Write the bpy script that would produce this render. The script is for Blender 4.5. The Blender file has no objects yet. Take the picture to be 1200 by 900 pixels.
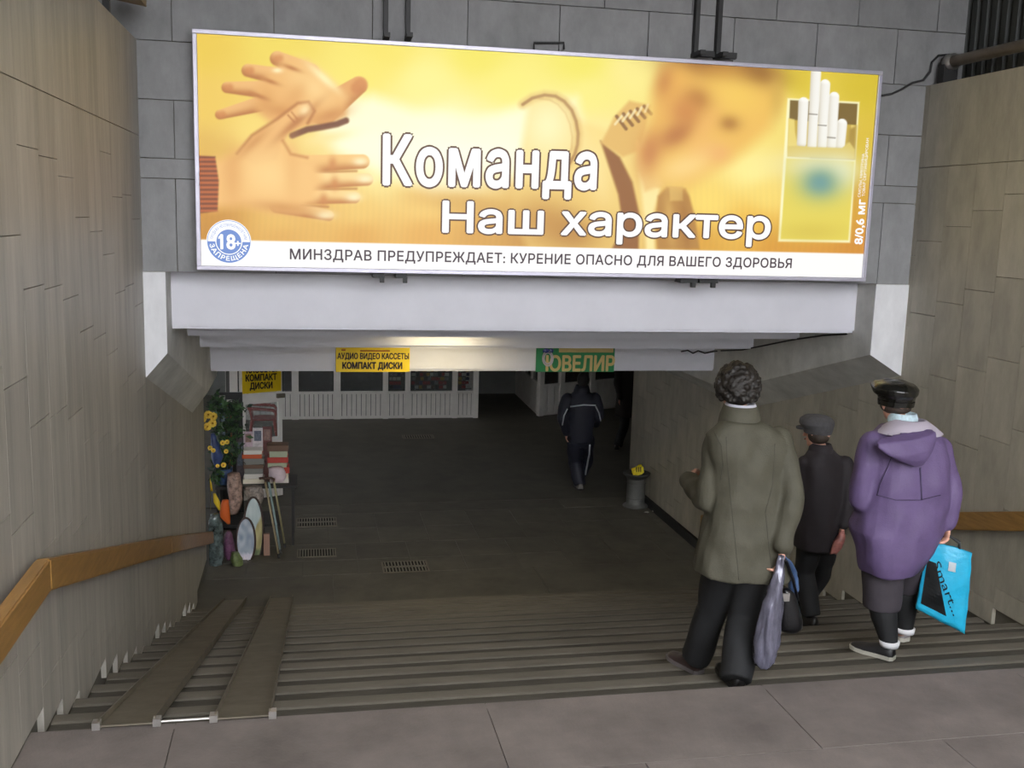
import bpy, bmesh, math, random
import numpy as np
from mathutils import Vector, Matrix, noise
random.seed(7); rng = np.random.default_rng(5)
scn = bpy.context.scene
COL = scn.collection
PI = math.pi

# ------------------------------------------------------------------ camera
CAM_H = 2.134
F_PX = 1200.0
PITCH, YAW, ROLL = 0.1598989, 0.1993058, 0.0286100

def ray(px, py):
    u = (px - 600) / F_PX; v = -(py - 450) / F_PX
    x = math.cos(ROLL) * u - math.sin(ROLL) * v
    y = math.sin(ROLL) * u + math.cos(ROLL) * v
    f = math.cos(PITCH) + math.sin(PITCH) * y
    z = -math.sin(PITCH) + math.cos(PITCH) * y
    return Vector((math.cos(YAW) * x + math.sin(YAW) * f, -math.sin(YAW) * x + math.cos(YAW) * f, z))

CPOS = Vector((0, 0, CAM_H))
def atY(px, py, Y):
    d = ray(px, py); return CPOS + d * (Y / d.y)
def atX(px, py, X):
    d = ray(px, py); return CPOS + d * (X / d.x)
def atZ(px, py, Z):
    d = ray(px, py); return CPOS + d * ((Z - CAM_H) / d.z)

_f = ray(600, 450).normalized(); _r = (ray(1800, 450) - ray(600, 450)).normalized(); _u = _r.cross(_f)
cd = bpy.data.cameras.new('camera'); cam = bpy.data.objects.new('camera', cd); COL.objects.link(cam)
cam.matrix_world = Matrix(((_r.x, _u.x, -_f.x, 0), (_r.y, _u.y, -_f.y, 0), (_r.z, _u.z, -_f.z, CAM_H), (0, 0, 0, 1)))
cd.sensor_width = 36; cd.lens = 36 * F_PX / 1200; cd.clip_end = 200
scn.camera = cam

# ------------------------------------------------------------------ world, light, exposure
w = bpy.data.worlds.new('overcast_sky'); scn.world = w; w.use_nodes = True
bg = w.node_tree.nodes['Background']; bg.inputs[0].default_value = (0.93, 0.96, 1.0, 1); bg.inputs[1].default_value = 13.0
scn.view_settings.view_transform = 'Standard'; scn.view_settings.look = 'None'
scn.view_settings.exposure = 0.0; scn.view_settings.gamma = 1.0; scn.view_settings.use_curve_mapping = False

# ------------------------------------------------------------------ helpers
def lin(c):
    c = c / 255.0
    return c / 12.92 if c <= 0.04045 else ((c + 0.055) / 1.055) ** 2.4
def S(r, g, b): return (lin(r), lin(g), lin(b), 1.0)

MATS = {}
def mat(name, col, rough=0.6, metal=0.0, var=0.0, nscale=6.0, stretch=(1, 1, 1), bump=0.0, bscale=60.0, rnd=0.0,
        emit=None, estr=1.0, spec=0.5, coat=0.0, alpha=1.0, trans=0.0, col2=None, obj_coords=False):
    if name in MATS: return MATS[name]
    m = bpy.data.materials.new(name); m.use_nodes = True
    nt = m.node_tree; b = nt.nodes['Principled BSDF']
    b.inputs['Base Color'].default_value = col; b.inputs['Roughness'].default_value = rough
    b.inputs['Metallic'].default_value = metal; b.inputs['Specular IOR Level'].default_value = spec
    b.inputs['Coat Weight'].default_value = coat; b.inputs['Alpha'].default_value = alpha
    b.inputs['Transmission Weight'].default_value = trans
    if emit:
        b.inputs['Emission Color'].default_value = emit; b.inputs['Emission Strength'].default_value = estr
    if var or bump or rnd:
        if obj_coords:
            tc = nt.nodes.new('ShaderNodeTexCoord'); vec = tc.outputs['Object']
        else:
            tc = nt.nodes.new('ShaderNodeNewGeometry'); vec = tc.outputs['Position']
        mp = nt.nodes.new('ShaderNodeMapping'); mp.inputs['Scale'].default_value = stretch
        nt.links.new(vec, mp.inputs['Vector'])
    src = None
    if var:
        n = nt.nodes.new('ShaderNodeTexNoise'); n.inputs['Scale'].default_value = nscale
        n.inputs['Detail'].default_value = 6; n.inputs['Roughness'].default_value = 0.65
        nt.links.new(mp.outputs[0], n.inputs['Vector'])
        cr = nt.nodes.new('ShaderNodeValToRGB')
        c2 = col2 or tuple(max(0, c * (1 - var)) for c in col[:3]) + (1,)
        c1 = tuple(min(1, c * (1 + var * 0.6)) for c in col[:3]) + (1,)
        cr.color_ramp.elements[0].position = 0.3; cr.color_ramp.elements[1].position = 0.7
        cr.color_ramp.elements[0].color = c2; cr.color_ramp.elements[1].color = c1
        nt.links.new(n.outputs['Fac'], cr.inputs['Fac']); src = cr.outputs['Color']
    if rnd:
        oi = nt.nodes.new('ShaderNodeObjectInfo'); ma = nt.nodes.new('ShaderNodeMapRange')
        ma.inputs['To Min'].default_value = 1 - rnd; ma.inputs['To Max'].default_value = 1 + rnd
        nt.links.new(oi.outputs['Random'], ma.inputs['Value'])
        hs = nt.nodes.new('ShaderNodeHueSaturation')
        if src: nt.links.new(src, hs.inputs['Color'])
        else: hs.inputs['Color'].default_value = col
        nt.links.new(ma.outputs[0], hs.inputs['Value']); src = hs.outputs['Color']
    if src: nt.links.new(src, b.inputs['Base Color'])
    if bump:
        n2 = nt.nodes.new('ShaderNodeTexNoise'); n2.inputs['Scale'].default_value = bscale; n2.inputs['Detail'].default_value = 5
        nt.links.new(mp.outputs[0], n2.inputs['Vector'])
        bp = nt.nodes.new('ShaderNodeBump'); bp.inputs['Strength'].default_value = bump; bp.inputs['Distance'].default_value = 0.01
        nt.links.new(n2.outputs['Fac'], bp.inputs['Height']); nt.links.new(bp.outputs[0], b.inputs['Normal'])
    MATS[name] = m
    return m

def vcol_mat(name, emit=0.0, rough=0.5, attr='Col'):
    if name in MATS: return MATS[name]
    m = bpy.data.materials.new(name); m.use_nodes = True; nt = m.node_tree; b = nt.nodes['Principled BSDF']
    a = nt.nodes.new('ShaderNodeVertexColor'); a.layer_name = attr
    b.inputs['Roughness'].default_value = rough
    if emit:
        b.inputs['Base Color'].default_value = (0, 0, 0, 1)
        nt.links.new(a.outputs[0], b.inputs['Emission Color']); b.inputs['Emission Strength'].default_value = emit
    else:
        nt.links.new(a.outputs[0], b.inputs['Base Color'])
    MATS[name] = m; return m

def link(name, me, material=None, parent=None, smooth=False):
    o = bpy.data.objects.new(name, me); COL.objects.link(o)
    if material and not me.materials: me.materials.append(material)
    if parent is not None: o.parent = parent; o.matrix_parent_inverse = parent.matrix_world.inverted()
    if smooth:
        for p in me.polygons: p.use_smooth = True
    return o

def fin(name, bm, material=None, parent=None, smooth=False, kind=None):
    bmesh.ops.recalc_face_normals(bm, faces=bm.faces)
    me = bpy.data.meshes.new(name); bm.to_mesh(me); bm.free()
    o = link(name, me, material, parent, smooth)
    if kind: o['kind'] = kind
    return o

def tag(o, label, cat, group=None):
    o['label'] = label; o['category'] = cat
    if group: o['group'] = group
    return o

def thing(name, label, cat, loc=(0, 0, 0), group=None):
    o = bpy.data.objects.new(name, None); COL.objects.link(o); o.location = loc
    o.empty_display_size = 0.1
    o.matrix_world = Matrix.Translation(loc)
    return tag(o, label, cat, group)

def struct(o, label=None, cat='structure'):
    o['kind'] = 'structure'
    if label: o['label'] = label; o['category'] = cat
    return o

def box(bm, x0, x1, y0, y1, z0, z1):
    v = [bm.verts.new(p) for p in ((x0, y0, z0), (x1, y0, z0), (x1, y1, z0), (x0, y1, z0), (x0, y0, z1), (x1, y0, z1), (x1, y1, z1), (x0, y1, z1))]
    for f in ((3, 2, 1, 0), (4, 5, 6, 7), (0, 1, 5, 4), (1, 2, 6, 5), (2, 3, 7, 6), (3, 0, 4, 7)): bm.faces.new([v[i] for i in f])

def obox(bm, c, ax, ay, az):
    """oriented box: centre and three half-axis vectors"""
    c = Vector(c); ax = Vector(ax); ay = Vector(ay); az = Vector(az)
    v = [bm.verts.new(c + ax * i + ay * j + az * k) for k in (-1, 1) for j in (-1, 1) for i in (-1, 1)]
    for f in ((0, 2, 3, 1), (4, 5, 7, 6), (0, 1, 5, 4), (1, 3, 7, 5), (3, 2, 6, 7), (2, 0, 4, 6)): bm.faces.new([v[i] for i in f])

def boxobj(name, x0, x1, y0, y1, z0, z1, material, parent=None, bev=0.0):
    bm = bmesh.new(); box(bm, x0, x1, y0, y1, z0, z1)
    if bev: bmesh.ops.bevel(bm, geom=bm.edges[:], offset=bev, segments=2, affect='EDGES', profile=0.5)
    return fin(name, bm, material, parent)

def frame(d):
    d = Vector(d).normalized(); a = Vector((0, 0, 1)) if abs(d.z) < 0.95 else Vector((0, 1, 0))
    x = d.cross(a).normalized(); return x, x.cross(d).normalized()

def tube(bm, pts, rad, n=8, cap=True):
    pts = [Vector(p) for p in pts]; rings = []; x = None
    for i, p in enumerate(pts):
        d = (pts[min(i + 1, len(pts) - 1)] - pts[max(i - 1, 0)])
        if d.length < 1e-7: d = pts[-1] - pts[0] if (pts[-1] - pts[0]).length > 1e-6 else Vector((0, 0, 1))
        d.normalize()
        if x is None or (x - d * x.dot(d)).length < 1e-3: x, y = frame(d)
        else: x = (x - d * x.dot(d)).normalized(); y = x.cross(d)
        r = rad[i] if isinstance(rad, (list, tuple)) else rad
        rings.append([bm.verts.new(p + x * math.cos(2 * PI * k / n) * r + y * math.sin(2 * PI * k / n) * r) for k in range(n)])
    for a, b in zip(rings, rings[1:]):
        for k in range(n): bm.faces.new((a[k], a[(k + 1) % n], b[(k + 1) % n], b[k]))
    if cap: bm.faces.new(rings[0][::-1]); bm.faces.new(rings[-1])

def loft(bm, rings, cap=True):
    vs = [[bm.verts.new(p) for p in r] for r in rings]; n = len(vs[0])
    for a, b in zip(vs, vs[1:]):
        for k in range(n): bm.faces.new((a[k], a[(k + 1) % n], b[(k + 1) % n], b[k]))
    if cap: bm.faces.new(vs[0][::-1]); bm.faces.new(vs[-1])

def ering(c, rx, ry, rot=0.0, n=20, tilt=(0, 0), p=2.0):
    """horizontal super-ellipse ring; tilt adds z per metre in x/y"""
    c = Vector(c); out = []
    for k in range(n):
        a = 2 * PI * k / n; ca, sa = math.cos(a), math.sin(a)
        x = rx * math.copysign(abs(ca) ** (2 / p), ca); y = ry * math.copysign(abs(sa) ** (2 / p), sa)
        X = x * math.cos(rot) - y * math.sin(rot); Y = x * math.sin(rot) + y * math.cos(rot)
        out.append(c + Vector((X, Y, X * tilt[0] + Y * tilt[1])))
    return out

def ball(bm, c, rx, ry=None, rz=None, rot=None, sub=2):
    ry = ry or rx; rz = rz or rx
    M = Matrix.Translation(c) @ (rot.to_4x4() if rot else Matrix()) @ Matrix.Diagonal((rx, ry, rz, 1))
    bmesh.ops.create_icosphere(bm, subdivisions=sub, radius=1, matrix=M)

def prism(bm, pts, off):
    off = Vector(off); a = [bm.verts.new(p) for p in pts]; b = [bm.verts.new(Vector(p) + off) for p in pts]; n = len(a)
    bm.faces.new(a[::-1]); bm.faces.new(b)
    for k in range(n): bm.faces.new((a[k], a[(k + 1) % n], b[(k + 1) % n], b[k]))

def lathe(bm, c, prof, n=24):
    loft(bm, [[Vector((c[0] + r * math.cos(2 * PI * k / n), c[1] + r * math.sin(2 * PI * k / n), c[2] + z)) for k in range(n)] for r, z in prof])

_cube = None
def piece(name, x0, x1, y0, y1, z0, z1, material, parent):
    """cheap block sharing one unit cube mesh per material"""
    key = 'unit_' + material.name
    me = bpy.data.meshes.get(key)
    if me is None:
        bm = bmesh.new(); box(bm, -.5, .5, -.5, .5, -.5, .5)
        me = bpy.data.meshes.new(key); bm.to_mesh(me); bm.free(); me.materials.append(material)
    o = bpy.data.objects.new(name, me); COL.objects.link(o)
    o.parent = parent; o.matrix_parent_inverse = parent.matrix_world.inverted()
    o.location = ((x0 + x1) / 2, (y0 + y1) / 2, (z0 + z1) / 2); o.scale = (x1 - x0, y1 - y0, z1 - z0)
    return o

def remesh(name, bm, voxel, material, parent=None, smooth_it=4, wrinkle=None):
    bmesh.ops.recalc_face_normals(bm, faces=bm.faces)
    me = bpy.data.meshes.new('tmp'); bm.to_mesh(me); bm.free()
    o = bpy.data.objects.new('tmp', me); COL.objects.link(o)
    md = o.modifiers.new('r', 'REMESH'); md.mode = 'VOXEL'; md.voxel_size = voxel
    if smooth_it:
        sm = o.modifiers.new('s', 'SMOOTH'); sm.factor = 0.5; sm.iterations = smooth_it
    dg = bpy.context.evaluated_depsgraph_get()
    res = bpy.data.meshes.new_from_object(o.evaluated_get(dg)); res.name = name
    bpy.data.objects.remove(o); bpy.data.meshes.remove(me)
    if wrinkle:
        amp, sc = wrinkle
        ns = [Vector(v.normal) for v in res.vertices]
        for v, nn in zip(res.vertices, ns):
            p = Vector((v.co.x * sc[0], v.co.y * sc[1], v.co.z * sc[2]))
            v.co += nn * amp * noise.noise(p)
    res.materials.clear()
    return link(name, res, material, parent, smooth=True)

# text outlines -> triangles (constrained Delaunay, counters left open)
from mathutils.geometry import delaunay_2d_cdt
def text_tris(s, spacing=1.0):
    c = bpy.data.curves.new('t', 'FONT'); c.body = s; c.space_character = spacing; c.resolution_u = 3;
    c.dimensions = '2D'; c.fill_mode = 'NONE'
    o = bpy.data.objects.new('t', c); COL.objects.link(o)
    dg = bpy.context.evaluated_depsgraph_get(); dg.update()
    me = bpy.data.meshes.new_from_object(o.evaluated_get(dg))
    co = [Vector((v.co.x, v.co.y)) for v in me.vertices]; ed = [tuple(e.vertices) for e in me.edges]
    bpy.data.objects.remove(o); bpy.data.curves.remove(c); bpy.data.meshes.remove(me)
    vs, _, fs, *_ = delaunay_2d_cdt(co, ed, [], 4, 1e-5)
    # keep triangles with a non-zero winding number; follow each contour in order
    nxt = {}
    for a, b in ed: nxt.setdefault(a, []).append(b); nxt.setdefault(b, []).append(a)
    seen = set(); segs = []
    for st_ in range(len(co)):
        if st_ in seen or st_ not in nxt: continue
        loop = [st_]; seen.add(st_); cur = st_
        if st_ + 1 in nxt[st_]: cur = st_ + 1; loop.append(cur); seen.add(cur)
        while True:
            nb = [k for k in nxt[cur] if k not in seen]
            if not nb: break
            cur = nb[0]; seen.add(cur); loop.append(cur)
        segs += list(zip(loop, loop[1:] + loop[:1]))
    A = np.array([co[a] for a, b in segs]); B = np.array([co[b] for a, b in segs])
    out = []
    for q in fs:
        c = sum((vs[i] for i in q), Vector((0, 0))) / len(q)
        up_ = (A[:, 1] <= c.y) & (B[:, 1] > c.y); dn_ = (A[:, 1] > c.y) & (B[:, 1] <= c.y)
        cr = (B[:, 0] - A[:, 0]) * (c.y - A[:, 1]) - (c.x - A[:, 0]) * (B[:, 1] - A[:, 1])
        if int((up_ & (cr > 0)).sum()) - int((dn_ & (cr < 0)).sum()) != 0: out.append(list(q))
    return [Vector((v.x, v.y, 0)) for v in vs], out
def text_on(name, s, p0, p1, up, nrm, off, material, parent, bold=0.0, grow=0.0, spacing=1.0, bend=None):
    """text from p0 to p1 (baseline), cap height |up| along up; weight is added by shifted copies of the glyphs"""
    src, faces = text_tris(s, spacing); xs = [v.x for v in src]; x0, x1 = min(xs), max(xs)
    p0 = Vector(p0); p1 = Vector(p1); up = Vector(up); nrm = Vector(nrm)
    kx = 1.0 if bend else (x1 - x0) / max(1e-6, (p1 - p0).length) * up.length / 0.70      # equalise stroke growth in both directions
    shifts = [(0, 0)]
    for rr in ((bold,) if not grow else (bold, bold + grow)):
        if rr: shifts += [(math.cos(t) * rr * kx, math.sin(t) * rr) for t in np.linspace(0, 2 * PI, 9)[:-1]]
    V = []; Fc = []
    for si_, (sx, sy) in enumerate(shifts):
        base = len(V); lift = nrm * (si_ * .00012)
        for c in src:
            a = (c.x + sx - x0) / (x1 - x0); b = (c.y + sy) / 0.70
            if bend:   # centre, radius, start angle, end angle, x axis, z axis, height
                cc_, R_, a0, a1, ax, az, h = bend
                th = a0 + (a1 - a0) * a; sgn_ = 1 if a1 < a0 else -1
                rr = R_ + (b * h if sgn_ > 0 else -b * h)
                V.append(Vector(cc_) + Vector(ax) * math.cos(th) * rr + Vector(az) * math.sin(th) * rr + nrm * off + lift)
            else:
                V.append(p0 + (p1 - p0) * a + up * b + nrm * off + lift)
        Fc += [[i + base for i in f] for f in faces]
    me = bpy.data.meshes.new(name); me.from_pydata(V, [], Fc); me.update()
    o = link(name, me, material, parent)
    o['kind'] = 'stuff'
    return o

# ------------------------------------------------------------------ dimensions
XL, XR = -1.12, 4.75
D0, NS = 4.213, 15
T = 6.16 / 15; R = 0.3 * T
FL = -NS * R                       # hall floor
Y1 = D0 + NS * T                   # foot of the stairs
YB = 7.5                           # back (billboard) wall
XI0, XI1 = -0.97, 4.46             # inner faces of the portal haunches
WTOP = 3.25
def tread_z(y):
    if y < D0: return 0.0
    return max(FL, -R * (math.floor((y - D0) / T + 1e-6) + 1))

# ------------------------------------------------------------------ materials of the setting
m_stoneL = mat('stone_left', S(168, 162, 152), 0.45, var=0.26, nscale=2.2, stretch=(1, 5, .5), bump=.15, bscale=25, rnd=.07)
m_stoneR = mat('stone_right', S(170, 163, 148), 0.5, var=0.2, nscale=3.0, stretch=(1, 2.5, 1), bump=.15, bscale=25, rnd=.07)
m_core = mat('mortar_core', S(104, 99, 90), 0.9, var=.2, nscale=5)
m_tile = mat('granite_tile', S(142, 141, 142), 0.65, var=.2, nscale=7, stretch=(1, 1, .6), bump=.2, bscale=40, rnd=.05)
m_conc = mat('haunch_concrete', S(206, 204, 199), 0.75, var=.22, nscale=3.5, bump=.2, bscale=20)
m_white = mat('painted_white', S(217, 215, 222), 0.6, var=.05, nscale=3, bump=.05, bscale=12)
m_pil = mat('stained_white', S(225, 224, 226), 0.6, var=.12, nscale=6, stretch=(1, 1, .5))
m_land = mat('landing_slab', S(118, 109, 104), 0.7, var=.34, nscale=2.2, bump=.25, bscale=70, rnd=.05)
m_step_shaded = mat('step_stone_shaded', S(76, 72, 64), 0.75, var=.28, nscale=4, stretch=(.6, 2, 1), bump=.25, bscale=60, rnd=.05)  # darkened to paint the riser's shade into the tread
m_nose_lit = mat('nosing_stone_lit', S(104, 98, 88), 0.7, var=.22, nscale=4, stretch=(.6, 2, 1), bump=.2, bscale=60, rnd=.04)
m_slab = mat('hall_slab', S(90, 86, 77), 0.6, var=.3, nscale=3, bump=.2, bscale=60, rnd=.10)
m_hall = mat('hall_asphalt', S(82, 79, 70), 0.6, var=.3, nscale=2.5, bump=.2, bscale=80)
m_dark = mat('dark_sheet', S(52, 54, 52), 0.6, var=.15, nscale=5)
m_ceil = mat('hall_ceiling_paint', S(205, 204, 205), 0.8, var=.06, nscale=2)
m_wood = mat('varnished_wood', S(156, 116, 62), 0.4, var=.3, nscale=7, stretch=(4, .6, 6), bump=.08, bscale=40, coat=.2)
m_steel = mat('worn_steel', S(118, 110, 96), 0.5, metal=.2, var=.3, nscale=6, bump=.1)
m_black = mat('black_iron', S(38, 37, 38), 0.55, var=.2, nscale=9)
m_chrome = mat('zinc', S(180, 176, 172), 0.35, metal=.8, var=.15, nscale=12)

# ------------------------------------------------------------------ landing floor
floor = boxobj('floor', XL - .3, XR + .3, -4.5, D0 - .02, -.4, -.012, m_core); struct(floor)
ys = [D0, 3.62, 2.9, 2.2, 1.3]
for i in range(4):
    y1, y0 = ys[i], ys[i + 1]; x = XL - (0.2 if i % 2 else .75)
    while x < XR:
        x2 = min(x + 1.32, XR); xa = max(x, XL)
        if x2 > xa: piece('slab', xa + .002, x2 - .002, y0 + .003, y1 - (.0 if i == 0 else .003), -.06, 0 - random.random() * .0015, m_land, floor)
        x += 1.32
piece('slab', XL, XR, -4.5, 1.297, -.06, 0, m_land, floor)

# upper flight behind the camera up to the street, plus the unseen canopy
m_unseen_canopy = mat('unseen_canopy_underside', S(120, 120, 118), 0.8, var=.1, nscale=2)
uf = thing('staircase_upper', 'upper flight of stone steps leading to the street', 'stairs'); struct(uf)
for k in range(1, 17):
    y = 1.3 - (k - 1) * .40
    piece('step', XL, XR, y - .40, y, -.06, k * .125, m_land, uf)
struct(boxobj('ground', -40, 40, -60, -5.1, 1.6, 2.0, m_land))
rf = boxobj('unseen_canopy', -2.2, 5.8, -0.6, 7.9, 5.0, 5.2, m_unseen_canopy); struct(rf)  # unseen roof, its reach set to shape the daylight

# ------------------------------------------------------------------ stairs
st = thing('staircase', 'wide stone staircase going down into the underpass', 'stairs'); struct(st)
bm = bmesh.new()
prism(bm, [(XL, D0 - .05, -.3), (XL, Y1 - T, FL + R - .06), (XL, Y1 - T, FL - .3), (XL, D0 - .05, FL - .3)], (XR - XL, 0, 0))
fin('stair_core', bm, m_core, st)
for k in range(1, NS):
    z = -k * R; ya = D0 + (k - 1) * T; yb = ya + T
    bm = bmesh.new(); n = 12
    NW = .095                                   # worn nosing strip, lighter than the tread; both tones paint in riser shade
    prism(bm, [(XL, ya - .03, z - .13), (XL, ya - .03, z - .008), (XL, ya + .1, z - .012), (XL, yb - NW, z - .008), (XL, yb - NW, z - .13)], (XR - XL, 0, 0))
    sp_ = fin('step', bm, m_step_shaded, st)
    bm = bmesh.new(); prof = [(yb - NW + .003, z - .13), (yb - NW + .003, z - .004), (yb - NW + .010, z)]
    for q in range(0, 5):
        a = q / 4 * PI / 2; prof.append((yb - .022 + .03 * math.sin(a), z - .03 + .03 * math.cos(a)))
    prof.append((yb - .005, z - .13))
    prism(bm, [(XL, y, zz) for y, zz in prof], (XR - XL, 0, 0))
    fin('nosing', bm, m_nose_lit, sp_)
# rounded front edge slab of the landing
bm = bmesh.new()
prism(bm, [(XL, D0 - .05, -.13), (XL, D0 - .05, -.001), (XL, D0 - .012, -.001), (XL, D0 + .006, -.012), (XL, D0 + .01, -.03), (XL, D0 - .002, -.13)], (XR - XL, 0, 0))
fin('landing_nosing', bm, m_land, st)

# ------------------------------------------------------------------ hall floor
hf = boxobj('floor_hall', XL - 3.5, 14, Y1 - T - .02, 30, FL - .3, FL - .012, m_hall); struct(hf)
piece('slab_field', XL - 3.5, 14, 13.95, 30, FL - .1, FL, m_hall, hf)
def slab_row(y0, y1, wx, off):
    x = XL - wx * off
    while x < XR + 1.2:
        xa = max(x, XL); x2 = x + wx
        piece('slab', xa + .005, x2 - .005, y0 + .005, y1 - .005, FL - .06, FL - random.random() * .004, m_slab, hf); x = x2
slab_row(Y1 - T, 11.12, 2.3, .4)
slab_row(11.12, 11.62, .62, .3); slab_row(11.62, 12.22, .62, .3); slab_row(12.22, 12.85, .62, .8); slab_row(12.85, 13.5, .62, .8)
slab_row(13.5, 13.95, 3.1, .5)

# ------------------------------------------------------------------ side walls with staggered stone panels
def side_wall(name, X, sgn, y_end, m, ph, jit, seed):
    """sgn +1: wall face looks towards +x (left wall)"""
    rd = random.Random(seed)
    xa, xb = (X - .45, X - .028) if sgn > 0 else (X + .028, X + .45)
    bm = bmesh.new(); box(bm, xa, xb, -5.1, y_end, FL - .3, WTOP - .01)
    wall = fin(name, bm, m_core); struct(wall)
    cw = .335; y = -.6; k = 0
    pa, pb = (X - .03, X) if sgn > 0 else (X, X + .03)
    while y < y_end - .05:
        y2 = min(y + cw, y_end)
        zb = tread_z(y) + .004 if y < Y1 else FL + .12
        if y < D0 < y2: zb = .004
        top = 2.62
        piece('panel', pa, pb, y + .0012, y2 - .0012, top + .003, WTOP, m, wall)
        z = ph - (y - 7.0) * .36 + rd.uniform(-jit, jit) + .57 * 6
        js = []
        zz = z
        while zz > zb + .12:
            if zz < top - .12: js.append(zz)
            zz -= .57
        edges = [top] + js + [zb]
        for a, b in zip(edges, edges[1:]):
            if a - b > .02: piece('panel', pa, pb, y + .0012, y2 - .0012, b + .002, a - .002, m, wall)
        y = y2; k += 1
    piece('panel', pa, pb, -4.5, -.602, 0.004, WTOP, m, wall)
    return wall
wl = side_wall('wall_left', XL, 1, 11.45, m_stoneL, 2.08 - .57, .10, 3)
wr = side_wall('wall_right', XR, -1, 14.4, m_stoneR, 2.08 - .57, .015, 4)
bb_ = boxobj('baseboard_right', XR - .035, XR + .02, Y1, 14.4, FL, FL + .11, m_black); struct(bb_)

# dark corrugated screens standing on top of the side walls
for nm, xs_, sg in (('wall_screen_right', 5.05, 1), ('wall_screen_left', -1.5, -1)):
    bm = bmesh.new(); pts = []; y = -4.5
    while y < 7.6:
        for dy, dx in ((0, 0), (.06, 0), (.075, .03), (.105, .03)): pts.append((xs_ + sg * dx, y + dy))
        y += .12
    a = [bm.verts.new((x, yy, WTOP)) for x, yy in pts]; b = [bm.verts.new((x, yy, 6.5)) for x, yy in pts]
    for i in range(len(pts) - 1): bm.faces.new((a[i], a[i + 1], b[i + 1], b[i]))
    r_ = bmesh.ops.extrude_face_region(bm, geom=bm.faces[:])
    bmesh.ops.translate(bm, verts=[v for v in r_['geom'] if isinstance(v, bmesh.types.BMVert)], vec=(sg * .012, 0, 0))
    struct(fin(nm, bm, m_dark))

# ------------------------------------------------------------------ back wall above the portal, granite tiles
bm = bmesh.new(); box(bm, -1.9, 5.4, YB + .025, YB + .4, 1.70, 6.5)
wb = fin('wall_back', bm, m_core); struct(wb)
rows = [1.70, 2.34, 2.475, 2.865, 3.25, 3.66, 4.35, 5.1, 6.5]
for i, (za, zb) in enumerate(zip(rows, rows[1:])):
    x = -1.9 - (.0 if i % 2 else .33)
    wx = .67
    while x < 5.4:
        xa, xb = max(x, -1.9), min(x + wx, 5.4)
        if xb > xa + .02: piece('tile', xa + .003, xb - .003, YB, YB + .03, za + .003, zb - .003, m_tile, wb)
        x += wx
# roof slab of the hall / soffit over the portal
ce = boxobj('ceiling', -5.5, 14, 10.7, 30, .78, 1.1, m_ceil); struct(ce)

# ------------------------------------------------------------------ stepped portal beams
beams = [(7.77, 8.72, 1.700, atY(600, 388, 7.77).z), (8.72, 9.7, 1.45, atY(545, 395.5, 8.72).z),
         (9.7, 10.7, 1.25, atY(545, 408, 9.7).z), (10.7, 11.3, 1.1, atY(545, 435, 10.7).z)]
beam_objs = []
for i, (ya, yb, zt, zb) in enumerate(beams):
    bm = bmesh.new(); box(bm, XI0 - .02, XI1 + .02, ya, yb, zb, zt)
    bmesh.ops.bevel(bm, geom=[e for e in bm.edges if abs(e.verts[0].co.z - zb) < 1e-4 and abs(e.verts[1].co.z - zb) < 1e-4 and abs(e.verts[0].co.y - ya) < 1e-4 and abs(e.verts[1].co.y - ya) < 1e-4], offset=.022, segments=2, affect='EDGES')
    o = fin('trim_%d' % (i + 1), bm, m_white); struct(o); beam_objs.append(o)
BZ4 = beams[3][3]

# haunches: front strip white, body concrete, lower edge chamfered and following the stair slope
def haunch(name, xi, xo):
    sg = 1 if xo > xi else -1
    rings = []
    for y, zi, zo in ((YB, 1.13, .955), (10.35, .36, .155), (14.4 if sg > 0 else 11.45, .36, .155)):
        rings.append([Vector((xo, y, 1.70)), Vector((xi, y, 1.70)), Vector((xi, y, zi)), Vector((xo, y, zo))])
    bm = bmesh.new(); loft(bm, rings)
    h = fin(name, bm, m_conc); struct(h)
    bm = bmesh.new()
    e = .012
    prism(bm, [Vector((xo, YB - e, 1.698)), Vector((xi, YB - e, 1.698)), Vector((xi, YB - e, 1.13)), Vector((xo, YB - e, .955))], (0, e, 0))
    fin('front_face', bm, m_pil, h)
    return h
haunch('trim_5', XI0, XL - .0)
haunch('trim_6', XI1, XR - .0)

# hall enclosure (left part behind the stall, right passage, far end)
m_hw = mat('hall_wall_paint', S(120, 118, 112), 0.7, var=.15, nscale=2)
struct(boxobj('wall_hall_left', -5.5, -5.2, 11.45, 30, FL, .8, m_hw))
struct(boxobj('wall_hall_front_left', -5.5, XL - .44, 11.2, 11.45, FL, .8, m_hw))
struct(boxobj('wall_hall_far', -5.5, 14, 22.85, 23.1, FL, .8, mat('far_wall_paint', S(140, 142, 140), .7, var=.2, nscale=1.5)))
struct(boxobj('wall_hall_right', 13.8, 14.1, 14.0, 30, FL, .8, m_hw))
struct(boxobj('wall_hall_front_right', XR + .44, 14, 14.0, 14.4, FL, .8, m_hw))

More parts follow.
